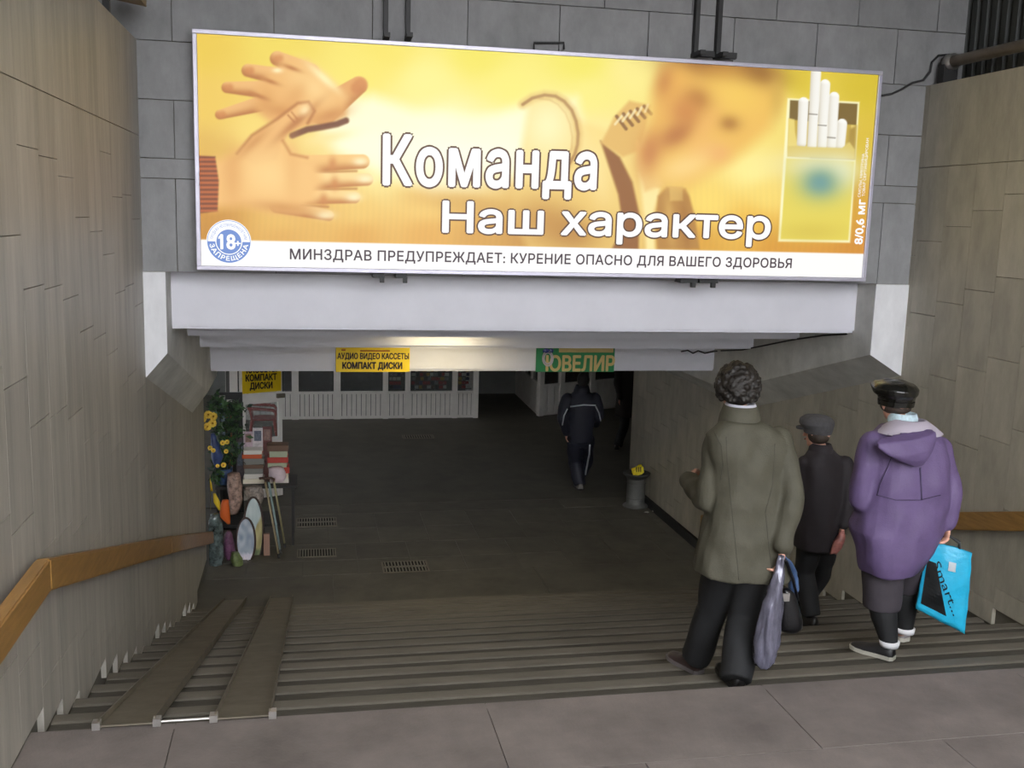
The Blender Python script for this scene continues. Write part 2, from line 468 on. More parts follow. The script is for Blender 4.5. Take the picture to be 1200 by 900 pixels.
# ------------------------------------------------------------------ handrails
def handrail(name, X, sg, ys_, zs_, label, y_br):
    o = thing(name, label, 'handrail', (X, ys_[0], zs_[0] - .6))
    bm = bmesh.new(); hh = .068; xa = X + sg * .035; xb = X + sg * .095
    for (ya, za), (yb, zb) in zip(list(zip(ys_, zs_)), list(zip(ys_, zs_))[1:]):
        b2 = bmesh.new()
        a = [(xa, ya, za - hh), (xb, ya, za - hh), (xb, ya, za + hh), (xa, ya, za + hh)]
        b = [(xa, yb - .003, zb - hh), (xb, yb - .003, zb - hh), (xb, yb - .003, zb + hh), (xa, yb - .003, zb + hh)]
        loft(b2, [a, b]); bmesh.ops.bevel(b2, geom=b2.edges[:], offset=.008, segments=2, affect='EDGES')
        fin('rail', b2, m_wood, o)
    for y in y_br:
        z = np.interp(y, ys_, zs_)
        bm = bmesh.new(); box(bm, min(X, xa), max(X, xa), y - .02, y + .02, z - .03, z + .03)
        fin('bracket', bm, m_black, o)
zr = lambda y: .665 - .3 * max(0, y - 4.26)
handrail('handrail', XL, 1, [1.2, 4.26, 7.9, 11.3], [.655, .655, zr(7.9) + .02, zr(11.3) + .02], 'varnished wooden handrail bending down along the left stone wall', [2, 3.6, 5.2, 6.6, 8.2, 9.8, 11])
handrail('handrail', XR, -1, [1.2, 4.26, 7.9, 11.3], [.70, .70, zr(7.9) + .04, zr(11.3) + .04], 'wooden handrail on the right stone wall behind the woman in purple', [2, 3.6, 5.2, 6.6, 8.2, 9.8, 11])

# ------------------------------------------------------------------ bicycle ramps
def ramp(x0, x1, label):
    o = thing('bicycle_ramp', label, 'ramp', ((x0 + x1) / 2, D0, 0), 'steel ramps on the stairs')
    ya, yb = D0 - .02, Y1 - .03
    za, zb = .012, FL + R * .0 + .02
    y_b = Y1 + .03
    def strip(nm, xa, xb, h0, h1):
        bm = bmesh.new()
        loft(bm, [[(xa, ya, za + h0), (xb, ya, za + h0), (xb, ya, za + h1), (xa, ya, za + h1)], [(xa, y_b, zb + h0), (xb, y_b, zb + h0), (xb, y_b, zb + h1), (xa, y_b, zb + h1)]])
        return fin(nm, bm, m_steel, o)
    strip('plate', x0, x1, .0, .008)
    strip('flange', x0 - .006, x0, -.01, .035); strip('flange', x1, x1 + .006, -.01, .035)
    for xx in (x0 - .012, x1 + .012):
        bm = bmesh.new(); box(bm, xx - .016, xx + .016, D0 - .03, D0 + .01, .004, .036); fin('end_bracket', bm, m_chrome, o)
ramp(-.85, -.635, 'flat steel bicycle ramp nearest the left wall')
ramp(-.383, -.165, 'flat steel bicycle ramp second from the left wall')
bm = bmesh.new(); tube(bm, [(-.61, D0 + .0, .012), (-.41, D0 + .0, .012)], .006, 8)
tag(fin('tie_rod', bm, m_chrome), 'thin steel rod joining the two bicycle ramps at the top', 'rod')

# ================================================================== billboard
YF = YB - .14                       # plane of the printed face
def bq(px, py, dy=0.0): return atY(px, py, YF - dy)
BX0, BX1 = -.745, bq(1024, 200).x
BZ0, BZ1 = bq(620, 323).z, bq(620, 58).z
bill = thing('billboard', 'large backlit advertising billboard with hands on a yellow background above the portal', 'billboard', ((BX0 + BX1) / 2, YB, BZ0))
m_alu = mat('aluminium_trim', S(196, 192, 206), 0.4, metal=.4, var=.08, nscale=9)
boxobj('cabinet', BX0 + .004, BX1 - .004, YF + .004, YB - .002, BZ0 + .004, BZ1 - .004, mat('cabinet_grey', S(120, 118, 122), .6), bill)
for nm, a in (('frame_bar', (BX0, BX1, YF - .018, YF + .05, BZ1 - .03, BZ1)), ('frame_bar', (BX0, BX1, YF - .018, YF + .05, BZ0, BZ0 + .03)),
              ('frame_bar', (BX0, BX0 + .03, YF - .018, YF + .05, BZ0 + .03, BZ1 - .03)), ('frame_bar', (BX1 - .03, BX1, YF - .018, YF + .05, BZ0 + .03, BZ1 - .03))):
    boxobj(nm, *a, m_alu, bill, .004)

# --- the printed picture, painted into vertex colours of a fine grid
NX, NZ = 760, 240
gx = np.linspace(BX0 + .028, BX1 - .028, NX); gz = np.linspace(BZ0 + .028, BZ1 - .028, NZ)
GX, GZ = np.meshgrid(gx, gz)
d = np.stack([GX, np.full_like(GX, YF), GZ - CAM_H], -1)
B3 = np.array([list(_r), list(_u), list(_f)])
cc = d @ B3.T
PX = 600 + F_PX * cc[..., 0] / cc[..., 2]; PY = 450 - F_PX * cc[..., 1] / cc[..., 2]
sp = [ # px, py, colour samples of the soft background
 (240,55,235,200,70),(330,52,240,215,85),(450,60,245,225,95),(560,65,243,228,90),(680,75,243,230,95),(740,85,250,235,140),(940,95,225,200,60),(1020,100,215,190,50),
 (240,120,238,200,85),(300,150,245,215,110),(430,80,246,228,105),(500,95,250,238,140),(600,100,248,236,120),(690,110,248,236,130),
 (440,150,252,240,160),(520,150,255,250,205),(600,160,255,252,215),(660,170,252,240,170),(1015,180,220,190,60),(910,130,250,230,130),(880,200,254,240,150),
 (240,180,225,180,80),(450,210,253,235,150),(420,250,240,200,105),(330,262,235,190,95),(240,240,205,145,55),(250,272,200,140,50),(330,275,222,165,75),(420,275,224,165,70),
 (500,240,245,205,110),(500,275,228,170,75),(560,275,215,160,70),(610,275,205,150,65),(600,235,248,215,120),(660,240,235,190,90),(650,275,195,140,55),
 (700,160,250,232,150),(740,230,225,175,85),(760,275,205,150,60),(720,275,200,145,60),(830,240,252,220,110),(880,260,240,190,75),(910,285,220,155,55),(820,285,222,165,60),(960,290,222,155,60),
 (1000,285,215,145,55),(1010,240,218,165,55),(900,230,250,220,115),(860,150,250,225,120)]
num = np.zeros(PX.shape + (3,)); den = np.zeros(PX.shape)
for x, y, r_, g_, b_ in sp:
    wgt = 1.0 / (((PX - x) ** 2 + (PY - y) ** 2 * 1.6) + 300.0) ** 1.6
    num += wgt[..., None] * np.array([r_, g_, b_]); den += wgt
IMG = num / den[..., None]
def sst(x): x = np.clip(x, 0, 1); return x * x * (3 - 2 * x)
def over(a, col):
    global IMG
    IMG = IMG * (1 - a[..., None]) + np.asarray(col, float) * a[..., None]
def capsule(x0, y0, x1, y1, r0, r1, col, edge=None, soft=1.6, al=1.0):
    dx, dy = x1 - x0, y1 - y0; L = dx * dx + dy * dy + 1e-9
    t = np.clip(((PX - x0) * dx + (PY - y0) * dy) / L, 0, 1)
    dist = np.hypot(PX - x0 - t * dx, PY - y0 - t * dy); rr = r0 + (r1 - r0) * t
    a = sst((rr - dist) / soft + .5) * al
    col = np.asarray(col, float)
    if edge is not None:
        nx_ = ((PX - x0 - t * dx) * -.45 + (PY - y0 - t * dy) * .9) / rr
        q = sst(.30 + .62 * nx_ + .25 * (dist / rr) ** 2)[..., None]; c = col * (1 - q) + np.asarray(edge, float) * q
        over(a, c)
    else: over(a, col)
def polymask(pts, soft=1.6):
    pts = np.array(pts, float); dmin = np.full(PX.shape, 1e9); ins = np.zeros(PX.shape, bool)
    for (x0, y0), (x1, y1) in zip(pts, np.roll(pts, -1, 0)):
        dx, dy = x1 - x0, y1 - y0; t = np.clip(((PX - x0) * dx + (PY - y0) * dy) / (dx * dx + dy * dy + 1e-9), 0, 1)
        dmin = np.minimum(dmin, np.hypot(PX - x0 - t * dx, PY - y0 - t * dy))
        c = (y0 > PY) != (y1 > PY)
        ins ^= c & (PX < (x1 - x0) * (PY - y0) / (y1 - y0 + 1e-12) + x0)
    return sst(np.where(ins, dmin, -dmin) / soft + .5)
def poly(pts, col, soft=1.6, al=1.0): over(polymask(pts, soft) * al, col)
def blob(cx, cy, rx, ry, ang, col, al=1.0, p=2.0):
    c, s = math.cos(ang), math.sin(ang); x = ((PX - cx) * c + (PY - cy) * s) / rx; y = (-(PX - cx) * s + (PY - cy) * c) / ry
    over(np.exp(-(x * x + y * y) ** (p / 2)) * al, col)
def c1(x, y): return (220 + x / 2.857, 30 + y / 2.857)
def c2(x, y): return (620 + x / 2.727, 30 + y / 2.727)
def C1(l): return [c1(*q) for q in l]
def C2(l): return [c2(*q) for q in l]
# soft wood-like streaks
IMG *= (1 + .006 * np.sin(PX * .9 + 6 * np.sin(PY * .02)) * sst((PY - 180) / 60))[..., None]
# far arm in a pale knitted sleeve
poly(C1([(520, 250), (620, 235), (760, 285), (900, 310), (1040, 300), (1180, 250), (1300, 245), (1330, 420), (1250, 530), (1050, 560), (820, 560), (650, 500), (500, 420), (430, 330)]), (255, 251, 214), 26, .9)
blob(*c1(980, 600), 90, 14, .12, (214, 165, 80), .75)
blob(*c1(1120, 560), 60, 16, .2, (236, 196, 105), .8)
blob(*c1(900, 430), 120, 22, .08, (255, 254, 230), .8)
# shoulder seam and jumper
poly(C2([(0, 240), (50, 222), (112, 240), (150, 300), (240, 330), (330, 430), (380, 560), (370, 720), (0, 720), (-60, 600)]), (246, 216, 128), 14, .75)
_sm = C2([(-20, 252), (10, 232), (50, 222), (85, 226), (112, 242), (136, 270), (150, 305), (157, 345), (155, 380), (146, 412), (126, 446)])
def polyline(pts, r_, col, soft, al):
    dm = np.full(PX.shape, 1e9)
    for (x0, y0), (x1, y1) in zip(pts, pts[1:]):
        dx, dy = x1 - x0, y1 - y0; t = np.clip(((PX - x0) * dx + (PY - y0) * dy) / (dx * dx + dy * dy + 1e-9), 0, 1)
        dm = np.minimum(dm, np.hypot(PX - x0 - t * dx, PY - y0 - t * dy))
    over(sst((r_ - dm) / soft + .5) * al, col)
polyline(_sm, 5, (216, 168, 84), 8, .6); polyline(_sm, 1.8, (150, 98, 44), 2.4, .75); polyline([(x - 7, y + 4) for x, y in _sm[2:]], 1.0, (196, 146, 70), 3, .5)
blob(*c2(60, 320), 26, 30, 0, (255, 246, 190), .8)
blob(*c2(40, 620), 46, 30, .2, (196, 140, 58), .8); blob(*c2(150, 660), 34, 24, 0, (176, 118, 44), .7)
blob(*c2(200, 560), 18, 40, -.3, (236, 196, 104), .7); blob(*c2(215, 470), 16, 38, -.25, (250, 225, 150), .8)
# open jacket front (dark) and collar
poly(C2([(228, 368), (290, 420), (330, 500), (352, 600), (350, 720), (262, 720), (300, 640), (285, 540), (255, 450)]), (150, 96, 44), 5)
poly(C2([(352, 470), (420, 520), (400, 600), (405, 720), (372, 720), (366, 600)]), (252, 232, 160), 8)
poly(C2([(412, 545), (440, 515), (500, 520), (512, 545), (530, 610), (545, 715), (412, 715), (405, 620)]), (186, 134, 62), 5)
poly(C2([(448, 515), (490, 515), (492, 560), (450, 560)]), (215, 172, 92), 4)
blob(*c2(450, 620), 6, 32, -.1, (226, 184, 100), .6); blob(*c2(500, 640), 5, 30, -.1, (160, 105, 45), .6)
poly(C2([(272, 292), (320, 240), (388, 255), (372, 330), (350, 400), (300, 420), (230, 375)]), (228, 184, 100), 6)
for q in range(5):
    capsule(*c2(280 + q * 22, 290 - q * 8), *c2(310 + q * 20, 330 - q * 12), 2.0, 2.0, (128, 84, 40), soft=2, al=.8)
    capsule(*c2(275 + q * 24, 315 - q * 10), *c2(300 + q * 20, 285 - q * 8), 1.5, 1.5, (250, 232, 180), soft=2, al=.8)
poly(C2([(345, 370), (380, 400), (430, 510), (370, 530), (345, 450)]), (240, 200, 120), 8)
# softly blurred head
poly(C2([(470, 112), (600, 112), (740, 122), (800, 160), (805, 240), (770, 330), (690, 400), (600, 460), (510, 512), (430, 500), (370, 470), (350, 400), (380, 310), (400, 210), (430, 140)]), (240, 190, 92), 26)
for x, y, rx, ry, an, c, al in ((560, 118, 44, 13, .05, (124, 74, 28), .95), (720, 150, 34, 16, .2, (122, 76, 30), .92), (610, 150, 44, 12, .05, (190, 130, 52), .7), (790, 230, 10, 26, 0, (205, 165, 75), .7),
    (470, 190, 18, 26, .2, (238, 180, 84), .8), (430, 180, 12, 20, .2, (190, 118, 56), .6), (545, 235, 18, 15, .2, (165, 98, 42), .85), (500, 275, 22, 20, .1, (206, 132, 66), .8), (640, 310, 13, 10, .1, (168, 110, 48), .85),
    (660, 220, 40, 26, .2, (246, 204, 92), .8), (470, 350, 26, 14, -.5, (182, 110, 56), .8), (385, 410, 14, 26, .1, (196, 122, 66), .75), (560, 400, 18, 12, -.4, (242, 186, 108), .7), (500, 450, 34, 16, -.3, (252, 216, 138), .8), (560, 330, 12, 30, .5, (244, 188, 104), .6), (610, 410, 14, 12, 0, (240, 176, 108), .6)):
    blob(*c2(x, y), rx, ry, an, c, al)
# upper hand
sk, ed = (238, 184, 112), (184, 114, 50)
for x0, y0, x1, y1, r0, r1 in ((270, 215, 132, 207, 31, 19), (330, 175, 202, 150, 31, 22), (410, 160, 300, 110, 34, 25), (270, 255, 108, 298, 28, 16)):
    capsule(*c1(x0, y0), *c1(x1, y1), r0 / 2.857, r1 / 2.857, sk, ed, 2.4)
    capsule(*c1(x1 + 8, y1), *c1(x1 - 2, y1), 4.4, 4.0, (200, 120, 56), soft=6, al=.6)
capsule(*c1(455, 285), *c1(572, 200), 17, 10.5, (232, 170, 96), (190, 120, 54), 2.4); capsule(*c1(578, 198), *c1(566, 208), 8, 7, (200, 120, 56), soft=7, al=.6)
poly(C1([(225, 210), (280, 150), (340, 110), (400, 118), (500, 205), (530, 240), (528, 300), (490, 325), (430, 335), (350, 345), (270, 320), (232, 280)]), (236, 180, 104), 14)
blob(*c1(410, 200), 30, 16, .6, (250, 210, 138), .9); blob(*c1(330, 290), 30, 9, .2, (206, 138, 64), .8); blob(*c1(455, 175), 24, 5, .72, (255, 240, 180), .9); blob(*c1(300, 150), 6, 3, 0, (255, 240, 190), .9)
blob(*c1(480, 300), 22, 8, -.3, (200, 130, 60), .7); blob(*c1(360, 235), 10, 20, .6, (222, 160, 86), .6); blob(*c1(260, 250), 10, 14, 0, (214, 150, 76), .6)
for x, y in ((238, 236), (275, 186), (348, 142)): blob(*c1(x, y), 11, 2.6, .35, (180, 108, 46), .8)
polyline(C1([(350, 368), (400, 348), (450, 340), (500, 330), (530, 318)]), 3.6, (112, 60, 26), 3.5, .95)
blob(*c1(470, 375), 26, 7, -.2, (252, 226, 150), .8)
# lower hand
for x0, y0, x1, y1, r0, r1, cc_ in ((330, 465, 585, 455, 31, 24, (244, 196, 118)), (330, 520, 600, 515, 33, 21, (251, 216, 144)), (330, 570, 558, 575, 30, 20, (250, 212, 138)), (300, 600, 472, 636, 28, 18, (250, 212, 140))):
    capsule(*c1(x0, y0), *c1(x1, y1), r0 / 2.857, r1 / 2.857, cc_, (196, 128, 60), 2.2)
for x0, y0, x1, y1 in ((390, 492, 565, 487), (400, 549, 565, 546), (380, 600, 470, 607)): polyline([c1(x0, y0), c1(x1, y1)], 1.2, (176, 106, 46), 3, .7)
poly(C1([(80, 452), (150, 436), (215, 385), (280, 350), (320, 380), (370, 440), (430, 450), (450, 520), (425, 590), (370, 622), (280, 622), (180, 604), (80, 614)]), (242, 190, 114), 20)
poly(C1([(165, 430), (215, 370), (300, 315), (372, 262), (408, 262), (420, 290), (398, 322), (335, 360), (312, 400), (300, 450), (230, 470)]), (238, 184, 110), 6)
polyline(C1([(165, 428), (215, 368), (300, 312), (368, 260), (404, 256), (424, 286), (402, 326)]), 1.5, (176, 106, 46), 5, .8); blob(*c1(365, 322), 30, 5, -.72, (180, 108, 46), .85); blob(*c1(215, 398), 26, 6, -.75, (200, 132, 62), .7)
for x, y in ((485, 462), (492, 528), (455, 583)): blob(*c1(x, y), 5, 8, 0, (206, 132, 64), .75)
for x, y, a_ in ((595, 514, 10), (556, 575, 9), (460, 634, 11), (578, 455, 9)): blob(*c1(x, y), a_, 5, 0, (255, 242, 196), .85)
blob(*c1(270, 500), 36, 26, .2, (250, 208, 134), .9); blob(*c1(150, 500), 12, 34, 0, (222, 158, 84), .6); blob(*c1(330, 610), 40, 7, .1, (204, 138, 66), .7); blob(*c1(350, 480), 10, 40, 0, (232, 174, 98), .5)
blob(*c1(392, 282), 8, 6, -.8, (253, 224, 166), .9); polyline(C1([(336, 300), (356, 322)]), 1.0, (180, 108, 48), 2.4, .8); polyline(C1([(348, 290), (366, 312)]), .9, (180, 108, 48), 2.4, .7)
cuff = polymask(C1([(20, 434), (92, 438), (104, 520), (100, 622), (20, 630)]), 3)
over(cuff, np.array([158, 84, 40]) * (1 + .22 * np.sin((PY - 180) * 1.15))[..., None])
polyline(C1([(318, 385), (345, 430), (400, 442)]), 1.4, (190, 120, 54), 5, .7)
# cigarette pack
poly(C2([(826, 232), (1056, 244), (1026, 694), (796, 690)]), (255, 250, 200), 2.5)
poly(C2([(834, 238), (1050, 250), (1040, 428), (826, 418)]), (128, 104, 52), 2)
poly(C2([(830, 300), (1046, 318), (1040, 428), (826, 418)]), (202, 172, 76), 2)
poly(C2([(829, 296), (848, 300), (850, 340), (858, 380), (900, 388), (1000, 392), (1022, 370), (1030, 318), (1046, 320), (1041, 427), (826, 417)]), (236, 214, 120), 2.5)
poly(C2([(1024, 330), (1046, 320), (1041, 427), (900, 422), (900, 395), (1000, 396), (1018, 376)]), (176, 146, 66), 5)
for x0, y0, x1, y1 in ((877, 245, 871, 376), (1000, 314, 994, 384), (975, 228, 966, 384), (946, 188, 936, 384), (917, 148, 904, 384)):
    capsule(*c2(x0, y0), *c2(x1, y1), 6.0, 5.6, (253, 252, 246), (214, 206, 188), soft=1.4)
poly(C2([(858, 384), (900, 388), (1000, 391), (1024, 372), (1041, 396), (1041, 427), (826, 417), (826, 385)]), (222, 198, 104), 2.5)
for x, y in ((908, 282), (937, 318), (966, 357)): capsule(*c2(x - 13, y), *c2(x + 13, y + 2), .55, .55, (120, 110, 100), soft=1)
poly(C2([(822, 424), (1040, 434), (1020, 686), (804, 682)]), (232, 214, 92), 2)
blob(*c2(925, 450), 46, 18, .05, (236, 232, 190), .9); blob(*c2(1000, 470), 18, 20, 0, (240, 240, 205), .7)
blob(*c2(930, 505), 26, 20, 0, (140, 172, 140), .95); blob(*c2(930, 500), 14, 12, 0, (112, 158, 158), .8)
blob(*c2(900, 660), 40, 12, 0, (214, 190, 74), .6)
# bottom white strip
strip_y = 280.5 + (PX - 232) * (297.5 - 280.5) / (1016 - 232)
over(sst((PY - strip_y) / 1.4 + .5), (254, 253, 250))
L = np.clip(IMG, 0, 255) / 255.0
L = np.where(L <= .04045, L / 12.92, ((L + .055) / 1.055) ** 2.4)
me = bpy.data.meshes.new('printed_face'); nv = NX * NZ
co = np.stack([GX, np.full_like(GX, YF), GZ], -1).reshape(-1, 3)
ii = np.arange(nv).reshape(NZ, NX)
q = np.stack([ii[:-1, :-1], ii[:-1, 1:], ii[1:, 1:], ii[1:, :-1]], -1).reshape(-1, 4)
me.vertices.add(nv); me.vertices.foreach_set('co', co.ravel().astype(np.float32))
me.loops.add(q.size); me.loops.foreach_set('vertex_index', q.ravel().astype(np.int32))
me.polygons.add(len(q)); me.polygons.foreach_set('loop_start', (np.arange(len(q)) * 4).astype(np.int32)); me.polygons.foreach_set('loop_total', np.full(len(q), 4, np.int32))
me.update(calc_edges=True)
ca = me.color_attributes.new('Col', 'FLOAT_COLOR', 'POINT')
ca.data.foreach_set('color', np.concatenate([L, np.ones(L.shape[:2] + (1,))], -1).ravel().astype(np.float32))
BE = 1.0
face = link('printed_face', me, vcol_mat('backlit_print', BE), bill)
def em(name, r_, g_, b_, k=BE): return mat(name, (0, 0, 0, 1), .5, emit=S(r_, g_, b_), estr=k)
m_tw = em('print_white', 255, 255, 255); m_to = em('print_outline', 92, 60, 36); m_tk = em('print_ink', 62, 44, 56); m_tb = em('print_blue', 110, 142, 208)
NB = (0, -1, 0)
def btext(name, s, pl, pr, caph, m, bold, off, grow=0, spacing=1.0):
    a, b = bq(*pl), bq(*pr); k = bq(pl[0], pl[1] - caph) - a
    return text_on(name, s, a, b, (0, 0, k.z), NB, off, m, bill, bold, grow, spacing)
btext('slogan_outline', 'Команда', (450, 215.5), (697, 221), 55, m_to, .024, .003, .03, 1.12); btext('slogan_text', 'Команда', (450, 215.5), (697, 221), 55, m_tw, .024, .006, 0, 1.12)
btext('slogan_outline', 'Наш характер', (519, 271.5), (901, 279.5), 34, m_to, .025, .003, .04); btext('slogan_text', 'Наш характер', (519, 271.5), (901, 279.5), 34, m_tw, .025, .006)
btext('warning_text', 'МИНЗДРАВ ПРЕДУПРЕЖДАЕТ: КУРЕНИЕ ОПАСНО ДЛЯ ВАШЕГО ЗДОРОВЬЯ', (340, 303.6), (927, 314), 11.6, m_tk, .018, .004, 0, 1.05)
def vtext(name, s, pl, pr, caph, m, bold):   # reading upwards
    a, b = bq(*pl), bq(*pr); k = bq(pl[0] - caph, pl[1]) - a
    text_on(name, s, a, b, k, NB, .004, m, bill, bold)
vtext('small_print', '8/0,6 мг', (1010, 286), (1014, 234), 9, m_tw, .03)
vtext('small_print', 'СМОЛЫ, НИКОТИНА', (1008, 231), (1013, 180), 3, m_tw, .0)
vtext('small_print', 'ТОВАР СЕРТИФИЦИРОВАН', (1013, 230), (1018, 162), 3, m_tw, .0)
# age badge
bc = bq(268.3, 283.2); rad = (bq(294.5, 283) - bc).x
def disc(name, r0, r1, a0, a1, off, m, n=48):
    bm = bmesh.new(); vs = []
    for k in range(n + 1):
        a = a0 + (a1 - a0) * k / n
        vs.append((bm.verts.new(bc + Vector((math.cos(a) * r0, -off, math.sin(a) * r0))), bm.verts.new(bc + Vector((math.cos(a) * r1, -off, math.sin(a) * r1)))))
    for p_, q_ in zip(vs, vs[1:]): bm.faces.new((p_[0], p_[1], q_[1], q_[0]))
    return fin(name, bm, m, bill)
disc('badge_ground', .0005, rad, 0, 2 * PI, .003, m_tw)
disc('badge_ring', rad * .94, rad * .965, 0, 2 * PI, .0045, m_tb)
disc('badge_band', rad * .60, rad * .95, PI, 2 * PI, .0045, m_tb)
disc('badge_centre', .0005, rad * .555, 0, 2 * PI, .0045, m_tb)
text_on('badge_number', '18', bc + Vector((-.36 * rad, 0, -.33 * rad)), bc + Vector((.27 * rad, 0, -.33 * rad)), (0, 0, .66 * rad), NB, .006, m_tw, bill, .03)
bm = bmesh.new(); q_ = [bc + Vector((a * rad, -.006, b * rad)) for a, b in ((-.36, .33), (-.30, .33), (-.30, .17), (-.47, .11), (-.47, .20))]; bm.faces.new([bm.verts.new(v) for v in q_]); fin('badge_flag', bm, m_tw, bill)
text_on('badge_number', '+', bc + Vector((.28 * rad, 0, -.22 * rad)), bc + Vector((.52 * rad, 0, -.22 * rad)), (0, 0, .3 * rad), NB, .006, m_tw, bill, .03)
text_on('badge_lettering', 'ЗАПРЕЩЕНА', bc, bc + Vector((1, 0, 0)), (0, 0, 1), NB, .006, m_tw, bill, .03, 0, 1.15, bend=(bc, rad * .87, PI * 1.05, PI * 1.95, (1, 0, 0), (0, 0, 1), rad * .2))
text_on('badge_lettering', 'ПРОДАЖА НЕСОВЕРШЕННОЛЕТНИМ', bc, bc + Vector((1, 0, 0)), (0, 0, 1), NB, .006, m_tb, bill, .0, 0, 1.1, bend=(bc, rad * .70, PI * .95, PI * .05, (1, 0, 0), (0, 0, 1), rad * .13))

# steel hangers above the billboard, clamps below
def hanger(px, py, label, foot):
    p = atY(px, py, YB - .045); bm = bmesh.new()
    o = thing('steel_hanger', label, 'bracket', (p.x, YB, p.z), 'black steel hangers over the billboard')
    box(bm, p.x - .016, p.x + .016, YB - .06, YB - .002, p.z - .02, 5.29); fin('upright', bm, m_black, o)
    bm = bmesh.new(); box(bm, p.x - .02, p.x + .02, YB - .2, YB - .002, p.z - .03, p.z + .0); fin('arm', bm, m_black, o)
    if foot:
        bm = bmesh.new(); box(bm, p.x, p.x + .13, YB - .1, YB - .06, p.z - .03, p.z + .012); fin('foot', bm, m_black, o)
hanger(452, 42, 'black steel hanger leftmost above the billboard', 0); hanger(478, 42, 'black steel hanger second from left above the billboard', 0)
hanger(815, 62, 'black steel hanger third from left, with a foot pointing right', 1); hanger(841, 64, 'black steel hanger rightmost above the billboard', 1)
def clamp(px, py, w_, label):
    p = atY(px, py, YF + .06); o = thing('billboard_clamp', label, 'clamp', (p.x, p.y, p.z), 'clamps under the billboard')
    bm = bmesh.new(); box(bm, p.x - w_, p.x + w_, p.y - .03, YB + .02, BZ0 - .035, BZ0 - .002); fin('plate', bm, m_black, o)
    bm = bmesh.new(); box(bm, p.x + w_ * .3, p.x + w_ * .3 + .03, p.y - .04, p.y + .0, BZ0 - .07, BZ0 - .03); fin('bolt', bm, m_black, o)
clamp(443, 321, .04, 'small dark clamp leftmost under the billboard'); clamp(470, 321, .04, 'small dark clamp second from left under the billboard')
clamp(806, 328, .07, 'wide dark clamp third from left under the billboard'); clamp(829, 329, .075, 'wide dark clamp rightmost under the billboard')
bm = bmesh.new(); p = [atY(x, y, YB - .03) for x, y in ((626, 58), (626, 50), (661, 50), (661, 58))]; tube(bm, p, .008, 6)
tag(fin('wire_loop', bm, m_black), 'thin dark wire loop on top of the billboard', 'wire')

# cable, pipe rail and lamp trough on top of the walls
bm = bmesh.new(); tube(bm, [atY(x, y, YB - .02) for x, y in ((1033, 112), (1045, 110), (1058, 104), (1069, 97), (1082, 94), (1090, 84), (1092, 73), (1100, 65), (1112, 64), (1114, 70), (1108, 78))], .009, 6)
tag(fin('power_cable', bm, m_black, smooth=True), 'black cable running from the billboard to the pipe rail', 'cable')
pr = thing('pipe_rail', 'thick metal pipe running along the top of the right wall', 'pipe', (4.86, 5, WTOP))
bm = bmesh.new(); tube(bm, [(4.86, 7.38, 3.42), (4.86, 1.0, 3.40)], .042, 14); fin('pipe', bm, mat('pipe_metal', S(150, 138, 124), .4, metal=.6, var=.2, nscale=8), pr, True)
bm = bmesh.new(); tube(bm, [(4.86, 7.40, 3.42), (4.86, 7.33, 3.42)], .062, 16); fin('end_collar', bm, m_chrome, pr, True)
bm = bmesh.new(); box(bm, 4.80, 4.92, 7.36, 7.44, WTOP, 3.40); fin('support', bm, m_black, pr)
bm = bmesh.new(); box(bm, 4.83, 4.89, 3.0, 3.05, WTOP, 3.38); fin('support', bm, m_black, pr)
lt = thing('lamp_trough', 'long tan metal lamp trough along the top of the left wall', 'lamp', (-1.22, 5, WTOP))
bm = bmesh.new(); xx = -1.03
prism(bm, [(xx - .16, 1.2, 3.43), (xx + .03, 1.2, 3.40), (xx + .03, 1.2, 3.44), (xx - .02, 1.2, 3.52), (xx - .16, 1.2, 3.52)], (0, 5.95, 0)); fin('housing', bm, mat('trough_paint', S(150, 130, 96), .5, var=.2, nscale=6), lt)
for y in (2.2, 4.6, 6.6):
    bm = bmesh.new(); box(bm, xx - .14, xx - .10, y, y + .04, WTOP + .002, 3.44); fin('support', bm, m_black, lt)

# ================================================================== shop signs on the last beam
m_yel = mat('sign_yellow', S(240, 205, 20), .5, var=.05, nscale=5); m_ink = mat('sign_ink', S(40, 22, 14), .6); m_red = mat('sign_red', S(150, 40, 20), .6)
m_grn = mat('sign_green', S(24, 128, 70), .5, var=.06, nscale=5); m_gold = mat('sign_gold', S(206, 182, 116), .5)
YS = 10.7
def sgn(px, py, dy=.03): return atY(px, py, YS - dy)
def plate(o, name, x0, y0, x1, y1, m, dy=.03, th=.025):
    a, b = sgn(x0, y1, dy), sgn(x1, y0, dy)
    return boxobj(name, a.x, b.x, a.y, a.y + th, a.z, b.z, m, o, .003)
ys_ = thing('shop_sign', 'yellow sign with dark lettering for cassettes and discs on the white beam', 'sign', sgn(436, 435))
plate(ys_, 'board', 393.5, 402, 480.5, 436, m_yel)
def stext(o, nm, s, pl, pr, ch, m, bold, dy=.034, sp_=1.0):
    a, b = sgn(*pl, dy), sgn(*pr, dy); k = sgn(pl[0], pl[1] - ch, dy) - a
    return text_on(nm, s, a, b, (0, 0, k.z), NB, 0, m, o, bold, 0, sp_)
stext(ys_, 'lettering', 'АУДИО ВИДЕО КАССЕТЫ', (395.5, 420.5), (479, 420.8), 6.6, m_ink, .03)
stext(ys_, 'lettering', 'КОМПАКТ ДИСКИ', (401.5, 432), (471, 432.2), 7.2, m_ink, .045)
plate(ys_, 'underline', 422, 410.6, 457, 411.8, m_red, .034, .003); plate(ys_, 'underline', 400, 409.5, 405, 411, m_red, .034, .003)
gs = thing('shop_sign', 'green jeweller sign with gold old-style lettering on the white beam', 'sign', sgn(675, 436))
plate(gs, 'board', 628, 402, 721, 436, m_grn)
stext(gs, 'lettering', 'ЮВЕЛИР', (640, 434.5), (719.5, 434.5), 17, m_gold, .03)
